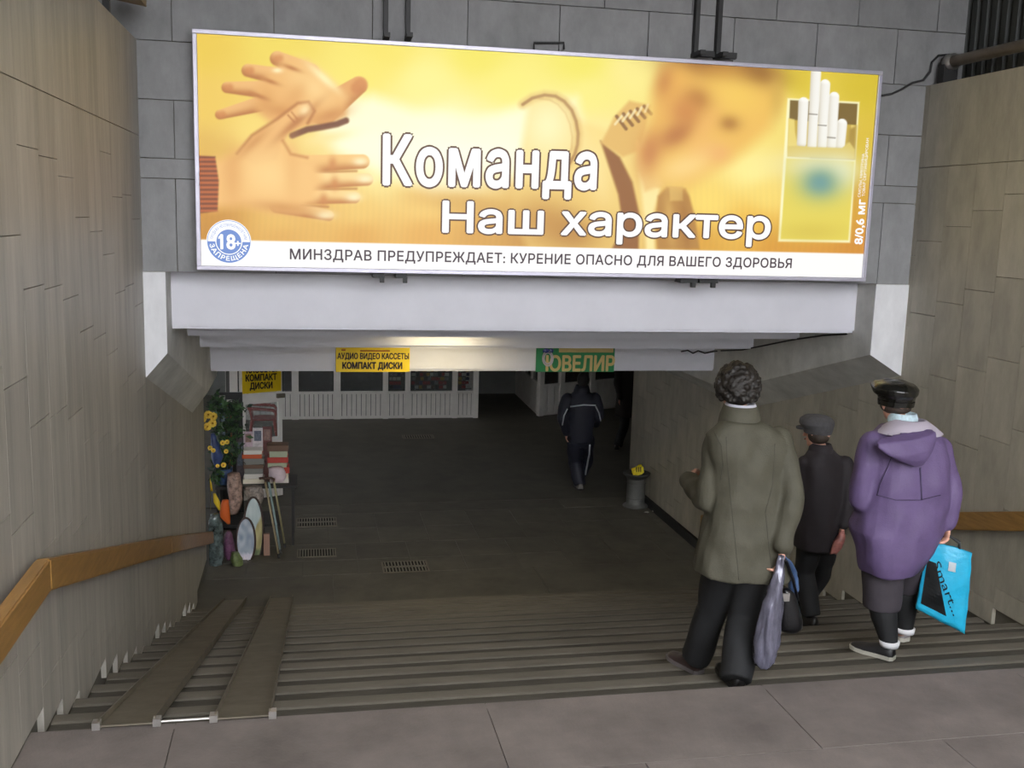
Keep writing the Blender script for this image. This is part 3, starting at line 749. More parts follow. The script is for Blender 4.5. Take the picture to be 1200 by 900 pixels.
plate(gs, 'stripe', 655, 407.5, 719, 413, m_gold, .034, .003)
bm = bmesh.new()
for r0_, cx, cy in ((7.5, 642, 420), (5.5, 642, 420)):
    pts = [sgn(cx + r0_ * math.cos(a) * .8, cy + r0_ * math.sin(a) * 1.15, .04) for a in np.linspace(0, 2 * PI, 25)]; tube(bm, pts, .008, 5, cap=False)
fin('ring_emblem', bm, mat('emblem_silver', S(196, 190, 200), .4, metal=.4), gs)
bm = bmesh.new(); ball(bm, sgn(640, 411, .04), .045, .012, .03, sub=1); ball(bm, sgn(646, 411, .04), .03, .012, .03, sub=1); fin('gem', bm, mat('gem_blue', S(50, 60, 130), .2), gs)
bm = bmesh.new(); tube(bm, [atY(x, y, 10.62) for x, y in ((798, 412), (806, 410.5), (812, 414), (818, 411), (826, 414), (836, 412), (845, 411))], .008, 5)
tag(fin('loose_wire', bm, m_black), 'loose dark wire curling at the right end of the last beam', 'wire')
bm = bmesh.new(); tube(bm, [atX(x, y, XI1 - .01) for x, y in ((845, 411), (870, 410), (900, 404), (930, 398), (965, 393), (992, 391.5))], .008, 5)
tag(fin('wall_wire', bm, m_black), 'thin dark wire running along the beams at the right haunch', 'wire')

# ceiling lamp tucked behind the second beam (its glow shows on the beams) and unseen lamps in the hall
def ceil_lamp(name, x, y, z, lx, ly, power, col, label, cat='lamp', fitting=True):
    o = thing(name, label, cat, (x, y, z), 'underpass ceiling lamps')
    bm = bmesh.new(); box(bm, x - lx / 2, x + lx / 2, y - ly / 2, y + ly / 2, z - .012, z); fin('housing', bm, m_alu, o)
    bm = bmesh.new(); box(bm, x - lx / 2 + .01, x + lx / 2 - .01, y - ly / 2 + .01, y + ly / 2 - .01, z - .026, z - .012)
    fin('tube', bm, mat('lamp_%s' % name + str(len(MATS)), (0, 0, 0, 1), .5, emit=col, estr=power), o)
ceil_lamp('ceiling_lamp', 1.25, 9.42, beams[1][3], .7, .16, 18, (1, .86, .52, 1), 'warm ceiling lamp under the second portal beam')
ceil_lamp('ceiling_lamp', 1.38, 10.12, beams[2][3], .9, .14, 30, (1, .86, .52, 1), 'warm ceiling lamp under the third portal beam')
for i, (x, y, p_) in enumerate(((0.8, 18.9, 7.0), (3.6, 18.6, 5.5), (7.0, 18.5, 1.2), (-.3, 12.9, 3.0))):  # unseen hall lamps; those over kiosk and stall placed to brighten them
    ceil_lamp('ceiling_lamp', x, y, .78, 1.2 if i < 3 else .7, .18, p_, (1, .97, .9, 1), ('unseen ceiling lamp placed to brighten the left kiosk', 'dim unseen ceiling lamp over the hall centre', 'dim unseen ceiling lamp over the right passage', 'added unseen lamp brightening the stall on the left')[i])

# ================================================================== kiosks in the hall
m_kw = mat('kiosk_white', S(236, 232, 228), .55, var=.08, nscale=5)
m_kg = mat('kiosk_gap', S(96, 94, 92), .8)
m_glass = mat('window_glass', S(92, 96, 98), .08, spec=.6, alpha=.34)
m_kin = mat('kiosk_inside', S(92, 92, 88), .8, var=.3, nscale=4)
def on_line(px, py, P0, dr):
    """pixel ray hit on the vertical plane through P0 along dr"""
    d = ray(px, py); n = Vector((-dr[1], dr[0], 0)); t = (Vector((P0[0], P0[1], 0)) - Vector((0, 0, 0))).dot(n) / d.dot(n)
    return CPOS + d * t
def wall_unit(o, A, B, zs, zt, glass_m, panel=True, grooves=.09):
    """one kiosk bay from ground point A to B: grooved base panel, sill, pane, head"""
    A = Vector((A[0], A[1], 0)); B = Vector((B[0], B[1], 0)); u = (B - A); Lg = u.length; u.normalize(); n = Vector((u.y, -u.x, 0))
    def bx(nm, s0, s1, z0, z1, d0, d1, m, par=o):
        bm = bmesh.new(); c = A + u * ((s0 + s1) / 2) - n * ((d0 + d1) / 2) * -1
        obox(bm, Vector((c.x, c.y, (z0 + z1) / 2)), u * ((s1 - s0) / 2), n * (abs(d1 - d0) / 2), Vector((0, 0, (z1 - z0) / 2)))
        return fin(nm, bm, m, par)
    # grooved boarding
    bm = bmesh.new(); k = max(2, int(round(Lg / grooves))); wv = Lg / k
    for i in range(k):
        c = A + u * (wv * (i + .5)) + n * .012
        obox(bm, Vector((c.x, c.y, (FL + .03 + zs) / 2)), u * (wv / 2 - .006), n * .012, Vector((0, 0, (zs - FL - .03) / 2)))
    b_ = fin('base_boarding', bm, m_kw, o); b_['kind'] = 'stuff'
    bx('backing', 0, Lg, FL + .02, zs, -.03, .0, m_kg)
    bx('sill', 0, Lg, zs - .015, zs + .03, -.04, .05, m_kw)
    bx('kick_rail', 0, Lg, FL + .0, FL + .05, -.02, .035, m_kw)
    bx('pane', 0.0, Lg, zs + .03, zt, -.012, -.004, glass_m)
def post(o, P, u, w_, zt):
    u = Vector((u[0], u[1], 0)).normalized(); n = Vector((u.y, -u.x, 0)); bm = bmesh.new()
    obox(bm, Vector((P[0], P[1], (FL + zt) / 2)) + n * .02, u * (w_ / 2), n * .05, Vector((0, 0, (zt - FL) / 2)))
    return fin('post', bm, m_kw, o)
YK = 20.07; ZS = -1.335; ZT = .45
kio = thing('kiosk', 'row of white kiosk bays with boarded bases and shop windows at the far left', 'kiosk', (1.2, YK, FL))
pxs = [268, 299, 346, 395, 451.5, 477.5, 532.5, 557]
pp = [atY(x, 470, YK) for x in pxs]
for i, p in enumerate(pp): post(kio, (p.x, YK), (1, 0), .10 if i not in (1, 2, 3) else .13, ZT)
for a, b in zip(pp, pp[1:]): wall_unit(kio, (a.x, YK + .01), (b.x, YK + .01), ZS, ZT, m_glass)
boxobj('header', pp[0].x, pp[-1].x + .05, YK - .03, YK + .06, ZT, .76, m_kw, kio)
boxobj('side_wall', pp[-1].x, pp[-1].x + .05, YK + .06, 22.8, FL, .76, m_kw, kio)
boxobj('inner_back', pp[0].x, pp[-1].x, 21.4, 21.45, FL, .76, m_kin, kio)
# cassettes and discs shown behind three windows
pal = [S(220, 220, 214), S(176, 40, 36), S(60, 66, 110), S(40, 40, 44), S(200, 160, 60), S(150, 150, 150), S(230, 226, 220), S(90, 60, 50), S(190, 70, 60)]
def goods(x0, x1, label):
    bm = bmesh.new(); V = []; Fc = []; Cc = []
    z = ZS + .06; row = 0
    rd = random.Random(int(x0 * 100))
    while z < ZT - .2:
        x = x0 + .03
        while x < x1 - .1:
            wv = rd.uniform(.05, .085); c = pal[1] if row == 1 and rd.random() < .6 else rd.choice(pal); b0 = len(V); h = .062
            for dz in (0, h):
                for dx, dy in ((0, 0), (wv, 0), (wv, .02), (0, .02)): V.append((x + dx, YK + .12 + dy, z + dz))
            Fc += [[b0 + i for i in f] for f in ((0, 1, 5, 4), (1, 2, 6, 5), (2, 3, 7, 6), (3, 0, 4, 7), (4, 5, 6, 7), (3, 2, 1, 0))]; Cc += [c] * 8
            x += wv + .012
        z += .085; row += 1
    me = bpy.data.meshes.new('cassettes'); me.from_pydata(V, [], Fc); me.update()
    a = me.color_attributes.new('Col', 'FLOAT_COLOR', 'POINT'); a.data.foreach_set('color', np.array(Cc, np.float32).ravel())
    o = link('cassette_display', me, vcol_mat('cassette_covers')); o['kind'] = 'stuff'; tag(o, label, 'cassettes')
    boxobj('shelf_board', x0, x1, YK + .10, YK + .2, ZS + .045, ZS + .055, m_kin, kio)
goods(pp[4].x + .06, pp[5].x - .06, 'dense rows of cassettes behind the narrow kiosk window')
goods(pp[5].x + .06, pp[6].x - .06, 'dense rows of red and white cassettes behind the wide kiosk window')
goods(pp[6].x + .06, pp[7].x - .06, 'dense rows of cassettes behind the last kiosk window on the right')
# right kiosk at an angle
kr = thing('kiosk', 'white jewellery kiosk standing at an angle behind the man in the tracksuit', 'kiosk', (4.67, 20.19, FL))
PA = Vector((4.67, 20.19, 0)); PBk = Vector((4.72, 22.8, 0)); PF = Vector((6.45, 20.98, 0)); uf_ = (PF - PA).normalized()
fp = [PA] + [on_line(x, 465, (PA.x, PA.y), (uf_.x, uf_.y)) for x in (656.5, 692)] + [PF + uf_ * .9]
for p in fp[:4]: post(kr, (p.x, p.y), (uf_.x, uf_.y), .11, ZT)
ZS2 = -1.235
for a, b in zip(fp, fp[1:]): wall_unit(kr, (a.x, a.y), (b.x, b.y), ZS2, ZT, m_glass, grooves=.16)
us = (PBk - PA).normalized(); side = [PBk, PBk - us * .9, PBk - us * 1.75, PA]
for p in side[:3]: post(kr, (p.x, p.y), (us.x, us.y), .09, ZT)
for a, b in zip(side, side[1:]): wall_unit(kr, (a.x, a.y), (b.x, b.y), ZS2, ZT, m_glass, grooves=.2)
bm = bmesh.new(); obox(bm, (PA + uf_ * 1.4 + Vector((0, 0, .6))), uf_ * 1.4, Vector((-uf_.y, uf_.x, 0)) * .06, (0, 0, .16)); fin('header', bm, m_kw, kr)
bm = bmesh.new(); c = PA + uf_ * 1.75 + Vector((-uf_.y, uf_.x, 0)) * .8; obox(bm, Vector((c.x, c.y, (FL + ZT) / 2)), uf_ * 1.0, Vector((-uf_.y, uf_.x, 0)) * .03, (0, 0, (ZT - FL) / 2)); fin('inner_back', bm, mat('kiosk_inside_brown', S(120, 84, 66), .8, var=.4, nscale=5), kr)

# ================================================================== floor grates, bin, litter
def grate(px, py, wpx, label, n=14, rows_=1):
    c = atZ(px, py, FL); sc = (atZ(px + wpx / 2, py, FL) - c).x * 2; hy = .13 if rows_ == 1 else .17
    o = thing('floor_grate', label, 'grate', (c.x, c.y, FL), 'iron floor grates')
    bm = bmesh.new(); w2 = sc / 2
    for a in ((-w2, w2, -hy - .02, -hy), (-w2, w2, hy, hy + .02), (-w2 - .02, -w2, -hy - .02, hy + .02), (w2, w2 + .02, -hy - .02, hy + .02)): box(bm, c.x + a[0], c.x + a[1], c.y + a[2], c.y + a[3], FL - .02, FL + .006)
    fin('frame', bm, m_steel, o)
    boxobj('pit_shade', c.x - w2, c.x + w2, c.y - hy, c.y + hy, FL + .0005, FL + .0015, mat('pit_shade_black', S(12, 12, 12), .9), o)  # thin black plate paints in the dark hole below the bars
    bm = bmesh.new()
    for i in range(n): x = c.x - w2 + sc * (i + .5) / n; box(bm, x - sc / n * .22, x + sc / n * .22, c.y - hy, c.y + hy, FL + .001, FL + .006)
    if rows_ == 2: box(bm, c.x - w2, c.x + w2, c.y - .025, c.y + .025, FL + .001, FL + .006)
    b_ = fin('bars', bm, mat('grate_iron', S(132, 128, 116), .6, var=.2), o); b_['kind'] = 'stuff'
grate(371, 612, 44, 'iron floor grate in the tiles, farther of the two beside the stall', 14, 2)
grate(371, 648, 42, 'iron floor grate in the tiles, nearer of the two beside the stall', 13)
grate(475, 664, 50, 'iron floor grate nearest to the foot of the stairs', 13, 2)
grate(490, 512, 34, 'iron floor grate far away in front of the cassette kiosk', 12)
m_bin = mat('bin_metal', S(118, 118, 116), .45, metal=.5, var=.2, nscale=10)
bc_ = Vector((4.55, 13.45, FL)); tb = thing('trash_bin', 'grey metal urn-shaped trash bin by the right wall of the hall', 'bin', bc_)
bm = bmesh.new(); lathe(bm, bc_, [(.17, 0), (.18, .015), (.17, .03), (.135, .05), (.13, .07), (.13, .40), (.135, .41), (.13, .42), (.12, .42), (.11, .10), (.02, .09)], 24); fin('body', bm, m_bin, tb, True)
bm = bmesh.new(); lathe(bm, bc_ + Vector((0, 0, .42)), [(.13, -.01), (.19, .06), (.195, .075), (.18, .08), (.12, .02)], 24); fin('rim', bm, mat('bin_rim', S(70, 70, 70), .5, metal=.4), tb, True)
for z_ in (.12, .34):
    bm = bmesh.new(); lathe(bm, bc_ + Vector((0, 0, z_)), [(.131, 0), (.137, .008), (.131, .016)], 24); fin('band', bm, m_bin, tb, True)
yp = thing('paper_wrapper', 'crumpled yellow paper wrapper sticking out of the trash bin', 'litter', bc_ + Vector((0, 0, .46)))
bm = bmesh.new(); c = bc_ + Vector((.01, 0, .52)); obox(bm, c, (.075, .01, .03), (0, .04, .01), (-.01, .01, .05)); bmesh.ops.subdivide_edges(bm, edges=bm.edges[:], cuts=3, use_grid_fill=True)
for v in bm.verts: v.co += Vector(noise.noise_vector(v.co * 25)) * .022
fin('sheet', bm, mat('wrapper_yellow', S(235, 215, 40), .5), yp)
bm = bmesh.new()
for k in range(3): obox(bm, c + Vector((-.03 + .03 * k, -.045, .03)), (.006, 0, .004), (0, .002, 0), (-.003, 0, .035))
fin('print_stripes', bm, m_ink, yp)
for i, (px, py) in enumerate(((741, 592), (773, 600), (764, 601))):
    p = atZ(px - 6, py, FL); bm = bmesh.new(); ball(bm, p + Vector((0, 0, .012)), .035, .03, .012, sub=1)
    for v in bm.verts: v.co += Vector((noise.noise(v.co * 30), noise.noise(v.co * 31), 0)) * .02
    tag(fin('litter', bm, mat('litter_white', S(190, 188, 180), .7)), ('scrap of white paper left of the trash bin', 'scrap of white paper on the floor right of the bin', 'scrap of white paper in front of the bin')[i], 'litter')

m_dm = mat('stand_metal', S(36, 35, 35), .5, var=.2)
# ================================================================== stall on the left: open door, stand-in chair, flowers, books, pictures
dA = atY(281, 480, 14.2); dB = atY(330, 480, 14.47); du = Vector((dB.x - dA.x, dB.y - dA.y, 0)); dw = du.length; du.normalize(); dn = Vector((du.y, -du.x, 0))
door = thing('kiosk_door', 'open white glazed kiosk door carrying a yellow disc sign', 'door', (dA.x, dA.y, FL))
def dbox(nm, s0, s1, z0, z1, d0, d1, m, par=door):
    bm = bmesh.new(); c = Vector((dA.x, dA.y, 0)) + du * ((s0 + s1) / 2) + dn * ((d0 + d1) / 2)
    obox(bm, Vector((c.x, c.y, (z0 + z1) / 2)), du * ((s1 - s0) / 2), dn * ((d1 - d0) / 2), (0, 0, (z1 - z0) / 2)); return fin(nm, bm, m, par)
def dz(py): return on_line(300, py, (dA.x, dA.y), (du.x, du.y)).z
DT = .55
dbox('stile', 0, .075, FL + .02, DT, -.02, .02, m_kw); dbox('stile', dw - .06, dw, FL + .02, DT, -.02, .02, m_kw)
dbox('rail', .075, dw - .06, dz(473), dz(461), -.02, .02, m_kw); dbox('rail', .075, dw - .06, dz(524), dz(514), -.02, .02, m_kw); dbox('rail', .075, dw - .06, FL + .02, FL + .2, -.02, .02, m_kw); dbox('rail', .075, dw - .06, DT - .1, DT, -.02, .02, m_kw)
dbox('pane', .075, dw - .06, dz(514), dz(473), -.004, .004, mat('door_glass', S(150, 156, 156), .06, alpha=.25)); dbox('lower_panel', .075, dw - .06, FL + .2, dz(524), -.008, .008, m_kw)
sgp = dbox('sign_board', .03, dw - .015, dz(460), DT - .12, .021, .028, m_yel)
def dtext(s, x0, x1, yb_, ch, bold):
    a = on_line(x0, yb_, (dA.x, dA.y), (du.x, du.y)); b = on_line(x1, yb_ - (x1 - x0) * .055, (dA.x, dA.y), (du.x, du.y)); k = on_line(x0, yb_ - ch, (dA.x, dA.y), (du.x, du.y)) - a
    text_on('lettering', s, Vector((a.x, a.y, a.z)), Vector((b.x, b.y, b.z)), (0, 0, k.z), dn, .031, m_ink, door, bold)
dtext('КОМПАКТ', 287, 323, 446.5, 7.2, .04); dtext('ДИСКИ', 292, 318, 455.8, 7.2, .04)
dtext('КАССЕТЫ', 288, 323, 437, 7, .04)
dbox('handle', dw - .09, dw + .03, dz(468), dz(463), .02, .06, m_steel)
fr = thing('door_frame', 'white upright door frame left of the open kiosk door', 'frame', (dA.x - .1, 14.25, FL))
boxobj('jamb', dA.x - .13, dA.x - .03, 14.2, 14.3, FL, .6, m_kw, fr); boxobj('jamb_strip', dA.x - .18, dA.x - .135, 14.22, 14.3, FL, .6, m_kg, fr)
# red armchair put behind the pane to imitate its reflection, on an added counter
chp = atY(307, 512, 15.0); m_rc = mat('stand_in_red_plastic', S(166, 48, 44), .4)
CZ = FL + .70; tag(boxobj('counter', chp.x - .3, chp.x + .24, 14.9, 15.4, FL + .001, CZ - .001, m_dm), 'dark low counter added behind the kiosk door to carry the red chair', 'counter')
ch = thing('stand_in_armchair', 'red plastic armchair behind the kiosk door glass, imitating a reflection', 'chair', (chp.x, 15.2, CZ))
cx, cy = chp.x + .02, 15.15
bm = bmesh.new(); loft(bm, [ering((cx, cy, CZ + .288), .18, .17, p=3), ering((cx, cy, CZ + .310), .19, .18, p=3)]); fin('seat', bm, m_rc, ch)
bm = bmesh.new(); loft(bm, [[Vector((cx - .173 - .07 * t_, cy - .158, CZ + .310 + .34 * t_)), Vector((cx - .173 - .07 * t_, cy + .158, CZ + .310 + .34 * t_)), Vector((cx - .151 - .07 * t_, cy + .158, CZ + .310 + .34 * t_)), Vector((cx - .151 - .07 * t_, cy - .158, CZ + .310 + .34 * t_))] for t_ in (0, .5, .85, 1)]); fin('backrest', bm, m_rc, ch)
for sy in (-1, 1):
    bm = bmesh.new(); tube(bm, [(cx - .216, cy + sy * .180, CZ + .475), (cx, cy + sy * .194, CZ + .461), (cx + .144, cy + sy * .187, CZ + .446), (cx + .180, cy + sy * .180, CZ + .396), (cx + .180, cy + sy * .180, CZ + .302)], .024, 8); fin('armrest', bm, m_rc, ch, True)
    for sx in (-1, 1):
        bm = bmesh.new(); tube(bm, [(cx + sx * .158, cy + sy * .144, CZ + .295), (cx + sx * .194, cy + sy * .173, CZ)], [.026, .018], 8); fin('leg', bm, m_rc, ch, True)
# display stand carrying the goods
YG = 12.35
def g(px, py, Y=YG): return atY(px, py, Y)
tb_ = thing('display_stand', 'dark metal stand with shelves loaded with books and flowers', 'stand', (-.7, 12.5, FL))
zsh = g(310, 566).z; zsh2 = g(310, 600).z
for nm, a in (('shelf', (-1.08, -.13, 12.2, 12.75, zsh - .03, zsh)), ('shelf', (-1.08, -.33, 12.2, 12.75, FL + .25, FL + .28))): boxobj(nm, *a, m_dm, tb_)
for x in (-1.07, -.2):
    for y in (12.22, 12.72): boxobj('leg', x, x + .03, y, y + .03, FL, zsh - .03, m_dm, tb_)
tag(boxobj('backdrop_board', -1.08, -.80, 12.94, 12.97, FL + .001, g(255, 470).z, m_dm), 'dark board standing upright behind the artificial flowers', 'board')
# books in two stacks
bc_l = ['white', 'orange', 'grey', 'brown', 'pale green', 'red', 'cream', 'blue']
bcol = [S(214, 208, 200), S(200, 92, 50), S(120, 120, 116), S(104, 78, 62), S(168, 176, 150), S(176, 60, 48), S(226, 216, 196), S(80, 96, 128)]
m_pages = mat('book_pages', S(206, 200, 186), .8)
def book(cx, cy, z, lx, ly, h, rot, ci, label, grp):
    o = thing('book', label, 'book', (cx, cy, z), grp); u = Vector((math.cos(rot), math.sin(rot), 0)); v = Vector((-u.y, u.x, 0)); m = mat('cover_%d' % ci, bcol[ci], .5)
    bm = bmesh.new(); C0 = Vector((cx, cy, z + h / 2))
    obox(bm, C0 + Vector((0, 0, h / 2 - .002)), u * lx / 2, v * ly / 2, (0, 0, .002)); obox(bm, C0 - Vector((0, 0, h / 2 - .002)), u * lx / 2, v * ly / 2, (0, 0, .002)); obox(bm, C0 - v * (ly / 2 - .002), u * lx / 2, v * .002, (0, 0, h / 2))
    fin('cover', bm, m, o); bm = bmesh.new(); obox(bm, C0 + v * .002, u * (lx / 2 - .004), v * (ly / 2 - .006), (0, 0, h / 2 - .004)); fin('pages', bm, m_pages, o)
rd = random.Random(11)
ordn = ['bottom', 'second', 'third', 'fourth', 'fifth', 'sixth', 'top']
for si, (px, nb, seq) in enumerate(((297, 7, [6, 0, 2, 3, 2, 1, 0]), (326, 7, [0, 6, 5, 4, 5, 4, 3]))):
    z = zsh + .001; x0 = g(px, 550).x
    for k in range(nb):
        h = rd.uniform(.045, .075); book(x0 + rd.uniform(-.01, .01), 12.42, z, rd.uniform(.21, .25), .2, h, rd.uniform(-.06, .06), seq[k], '%s book, %s of the %s stack on the stall' % (bc_l[seq[k]], ordn[k] if k in (0, 6) else ordn[k] + ' from below', ('left', 'right')[si]), 'books on the stall'); z += h + .001
bm = bmesh.new(); p = g(318, 512, 12.4); 
rd = random.Random(31)
for i, (px, py, wpx, hpx, c_, nm) in enumerate(((291, 512, 10, 12, S(200, 176, 186), 'pale pink'), (302, 509, 12, 14, S(214, 206, 206), 'white'), (313, 506, 11, 11, S(112, 66, 62), 'maroon'), (281, 522, 9, 20, S(86, 76, 80), 'dark grey'), (284, 545, 8, 18, S(120, 92, 92), 'dull pink'))):
    z0_ = zsh + (.40 if i < 3 else .002); c0 = g(px, py + hpx / 2, 12.56); wx_ = (g(px + wpx / 2, py, 12.56) - g(px - wpx / 2, py, 12.56)).x / 2; hz_ = max(.1, g(px, py - hpx / 2, 12.56).z - z0_)
    yy = 12.57 + .012 * i
    o = thing('greeting_card', nm + ' card standing upright behind the book stacks', 'card', (c0.x, yy, z0_), 'cards on the stall')
    boxobj('card_sheet', c0.x - wx_, c0.x + wx_, yy, yy + .006, zsh + .001, z0_ + hz_, mat('card_%d' % i, c_, .5, var=.3, nscale=30), o); boxobj('card_border', c0.x - wx_ * .7, c0.x + wx_ * .7, yy - .001, yy - .0002, z0_ + hz_ * .3, z0_ + hz_ * .85, mat('card_print_%d' % (i % 2), (S(150, 120, 110), S(104, 110, 124))[i % 2], .5, var=.5, nscale=40), o)
# oval pictures
def oval(px, py, wpx, hpx, Y, lab, cols):
    c = g(px, py, Y); rx = (g(px + wpx / 2, py, Y) - c).x; rz = abs((g(px, py + hpx / 2, Y) - c).z); o = thing('oval_picture', lab, 'picture', (c.x, Y, FL), 'oval pictures leaning on the stand')
    tl = .16
    def pt(a, k, d): return Vector((c.x + math.cos(a) * rx * k, Y + math.sin(a) * rz * k * tl - d, c.z + math.sin(a) * rz * k))
    bm = bmesh.new(); tube(bm, [pt(a, 1, 0) for a in np.linspace(0, 2 * PI, 33)], .013, 6, cap=False); fin('frame', bm, mat('oval_frame', S(58, 40, 36), .5), o, True)
    V = [pt(0, 0, .004)]; Cc = [cols(0, 0)]; Fc = []; n = 32; kk = 8
    for j in range(1, kk + 1):
        for i in range(n): a = 2 * PI * i / n; V.append(pt(a, j / kk * .98, .004)); Cc.append(cols(math.cos(a) * j / kk, math.sin(a) * j / kk))
    for i in range(n): Fc.append((0, 1 + i, 1 + (i + 1) % n))
    for j in range(kk - 1):
        for i in range(n): a = 1 + j * n; Fc.append((a + i, a + n + i, a + n + (i + 1) % n, a + (i + 1) % n))
    me = bpy.data.meshes.new('print'); me.from_pydata(V, [], Fc); me.update(); at = me.color_attributes.new('Col', 'FLOAT_COLOR', 'POINT'); at.data.foreach_set('color', np.array(Cc, np.float32).ravel()); link('print', me, vcol_mat('oval_prints', 0, .25), o)
    bm = bmesh.new(); loft(bm, [[pt(a, .99, -.004) for a in np.linspace(0, 2 * PI, 25)[:-1]], [pt(a, .99, -.014) for a in np.linspace(0, 2 * PI, 25)[:-1]]]); fin('backing', bm, mat('card_brown', S(110, 86, 60), .8), o)
def sky1(x, y):
    n_ = noise.noise(Vector((x * 2, y * 3, 1))); c = Vector((158, 168, 182)) + Vector((60, 50, 40)) * n_
    if y < -.55: c = Vector((214, 210, 220)) + Vector((30, 20, 10)) * noise.noise(Vector((x * 6, y * 6, 3)))
    return S(*[min(250, max(0, q)) for q in c])
def sky2(x, y):
    n_ = noise.noise(Vector((x * 2.5, y * 2.5, 5))); c = Vector((176, 190, 192)) + Vector((40, 30, 25)) * n_
    if y < -.1 + .8 * x: c = Vector((170, 160, 112)) + Vector((50, 45, 40)) * n_
    if y < -.55: c = Vector((110, 122, 84)) + Vector((60, 60, 40)) * n_
    return S(*[min(250, max(0, q)) for q in c])
oval(297, 622, 23, 74, 11.95, 'tall oval landscape picture behind the smaller oval one', sky2)
oval(288, 634, 22, 51, 11.78, 'small oval picture with a cloudy sky in a dark frame', sky1)
# long rolled canes leaning at the right of the stand
for i, (a, b, c_, lab) in enumerate((((311, 575), (327, 653), S(150, 138, 110), 'tan wooden cane leaning by the stall, left of three'), ((315, 572), (329, 648), S(120, 140, 140), 'grey green cane leaning by the stall, middle of three'), ((321, 570), (334, 640), S(140, 134, 100), 'olive cane leaning by the stall, right of three'))):
    p1_ = atZ(b[0], b[1], FL + .012); p0_ = g(a[0], a[1], 12.03); p0_.z = max(p0_.z, -1)
    bm = bmesh.new(); tube(bm, [p0_, p0_.lerp(p1_, .5), p1_], [.014, .013, .012], 8)
    o = thing('walking_cane', lab, 'cane', p1_, 'canes leaning on the stall'); fin('shaft', bm, mat('cane_%d' % i, c_, .5), o, True)
    bm = bmesh.new(); tube(bm, [p0_, p0_ + Vector((0, -.01, .03)), p0_ + Vector((-.03, -.02, .05)), p0_ + Vector((-.07, -.02, .045))], .014, 8); fin('handle', bm, mat('cane_handle', S(70, 46, 36), .4), o, True)
    bm = bmesh.new(); tube(bm, [p1_ + Vector((0, 0, -.012)), p1_ + (p0_ - p1_).normalized() * .04], .016, 8); fin('tip', bm, m_black, o, True)
# artificial flowers
fl = thing('flower_bunch', 'bunch of artificial flowers with green leaves and yellow blossoms on the stall', 'flowers', (g(262, 560).x, 12.35, zsh))
rd = random.Random(21)
def leaf_cluster(name, spots, n, m, par, size=(.05, .11)):
    bm = bmesh.new()
    for _ in range(n):
        px, py, rr = rd.choice(spots); c = g(px + rd.gauss(0, rr * .5), py + rd.gauss(0, rr * .5), 12.2 + rd.uniform(-.1, .22)); c.x = max(c.x, XL + .05)
        d_ = Vector((rd.uniform(-1, 1), rd.uniform(-1, .3), rd.uniform(-.7, .8))).normalized(); s_ = d_.cross(Vector((rd.uniform(-1, 1), rd.uniform(-1, 1), rd.uniform(-1, 1)))).normalized(); L_ = rd.uniform(*size); n_ = d_.cross(s_)
        q = [c, c + d_ * L_ * .5 + s_ * L_ * .25 + n_ * L_ * .06, c + d_ * L_, c + d_ * L_ * .5 - s_ * L_ * .25 + n_ * L_ * .06, c + d_ * L_ * .5]
        v = [bm.verts.new(p) for p in q]; bm.faces.new((v[0], v[1], v[4])); bm.faces.new((v[1], v[2], v[4])); bm.faces.new((v[2], v[3], v[4])); bm.faces.new((v[3], v[0], v[4]))
    o = fin(name, bm, m, par); o['kind'] = 'stuff'; return o
spots = [(255, 475, 14), (262, 490, 18), (272, 500, 14), (266, 515, 16), (258, 535, 14), (272, 530, 12), (252, 555, 10), (276, 480, 8)]
leaf_cluster('leaves', spots, 420, mat('leaf_green', S(64, 98, 54), .5, var=.45, nscale=14), fl); leaf_cluster('dark_leaves', spots, 260, mat('leaf_dark', S(34, 54, 38), .5, var=.3, nscale=14), fl)
bm = bmesh.new(); 
for k in range(14):
    t_ = g(rd.uniform(245, 280), rd.uniform(480, 540), 12.25); tube(bm, [Vector((g(262, 560).x + rd.uniform(-.05, .05), 12.35, zsh)), t_.lerp(Vector((g(262, 560).x, 12.35, zsh)), .5) + Vector((0, 0, .05)), t_], .006, 5)
fin('stems', bm, MATS['leaf_dark'], fl)['kind'] = 'stuff'
bm = bmesh.new(); lathe(bm, (g(262, 560).x, 12.35, zsh), [(.07, 0), (.1, .12), (.11, .2), (.1, .2), (.06, .02)], 16); fin('vase', bm, mat('vase_blue', S(60, 80, 120), .3), fl, True)
m_bl = mat('blossom_yellow', S(246, 208, 84), .6); m_bc = mat('blossom_heart', S(190, 140, 30), .7)
def blossom(px, py, r_, Y=12.0):
    c = g(px, py, Y); bm = bmesh.new()
    for k in range(9):
        a = 2 * PI * k / 9; ball(bm, c + Vector((math.cos(a) * r_ * .55, .005 * (k % 2), math.sin(a) * r_ * .55)), r_ * .45, r_ * .22, r_ * .45, sub=1)
    o = fin('blossom', bm, m_bl, fl, True); bm = bmesh.new(); ball(bm, c + Vector((0, -r_ * .2, 0)), r_ * .3, sub=1); fin('heart', bm, m_bc, o, True)
for x, y in ((237, 491), (244, 486), (250, 488), (243, 500), (249, 496)): blossom(x, y, .052)
for x, y, r_ in ((246, 525, .03), (250, 528, .028), (261, 519, .034), (266, 518, .032), (265, 529, .03), (255, 546, .026), (262, 545, .034)): blossom(x, y, r_, 12.02)
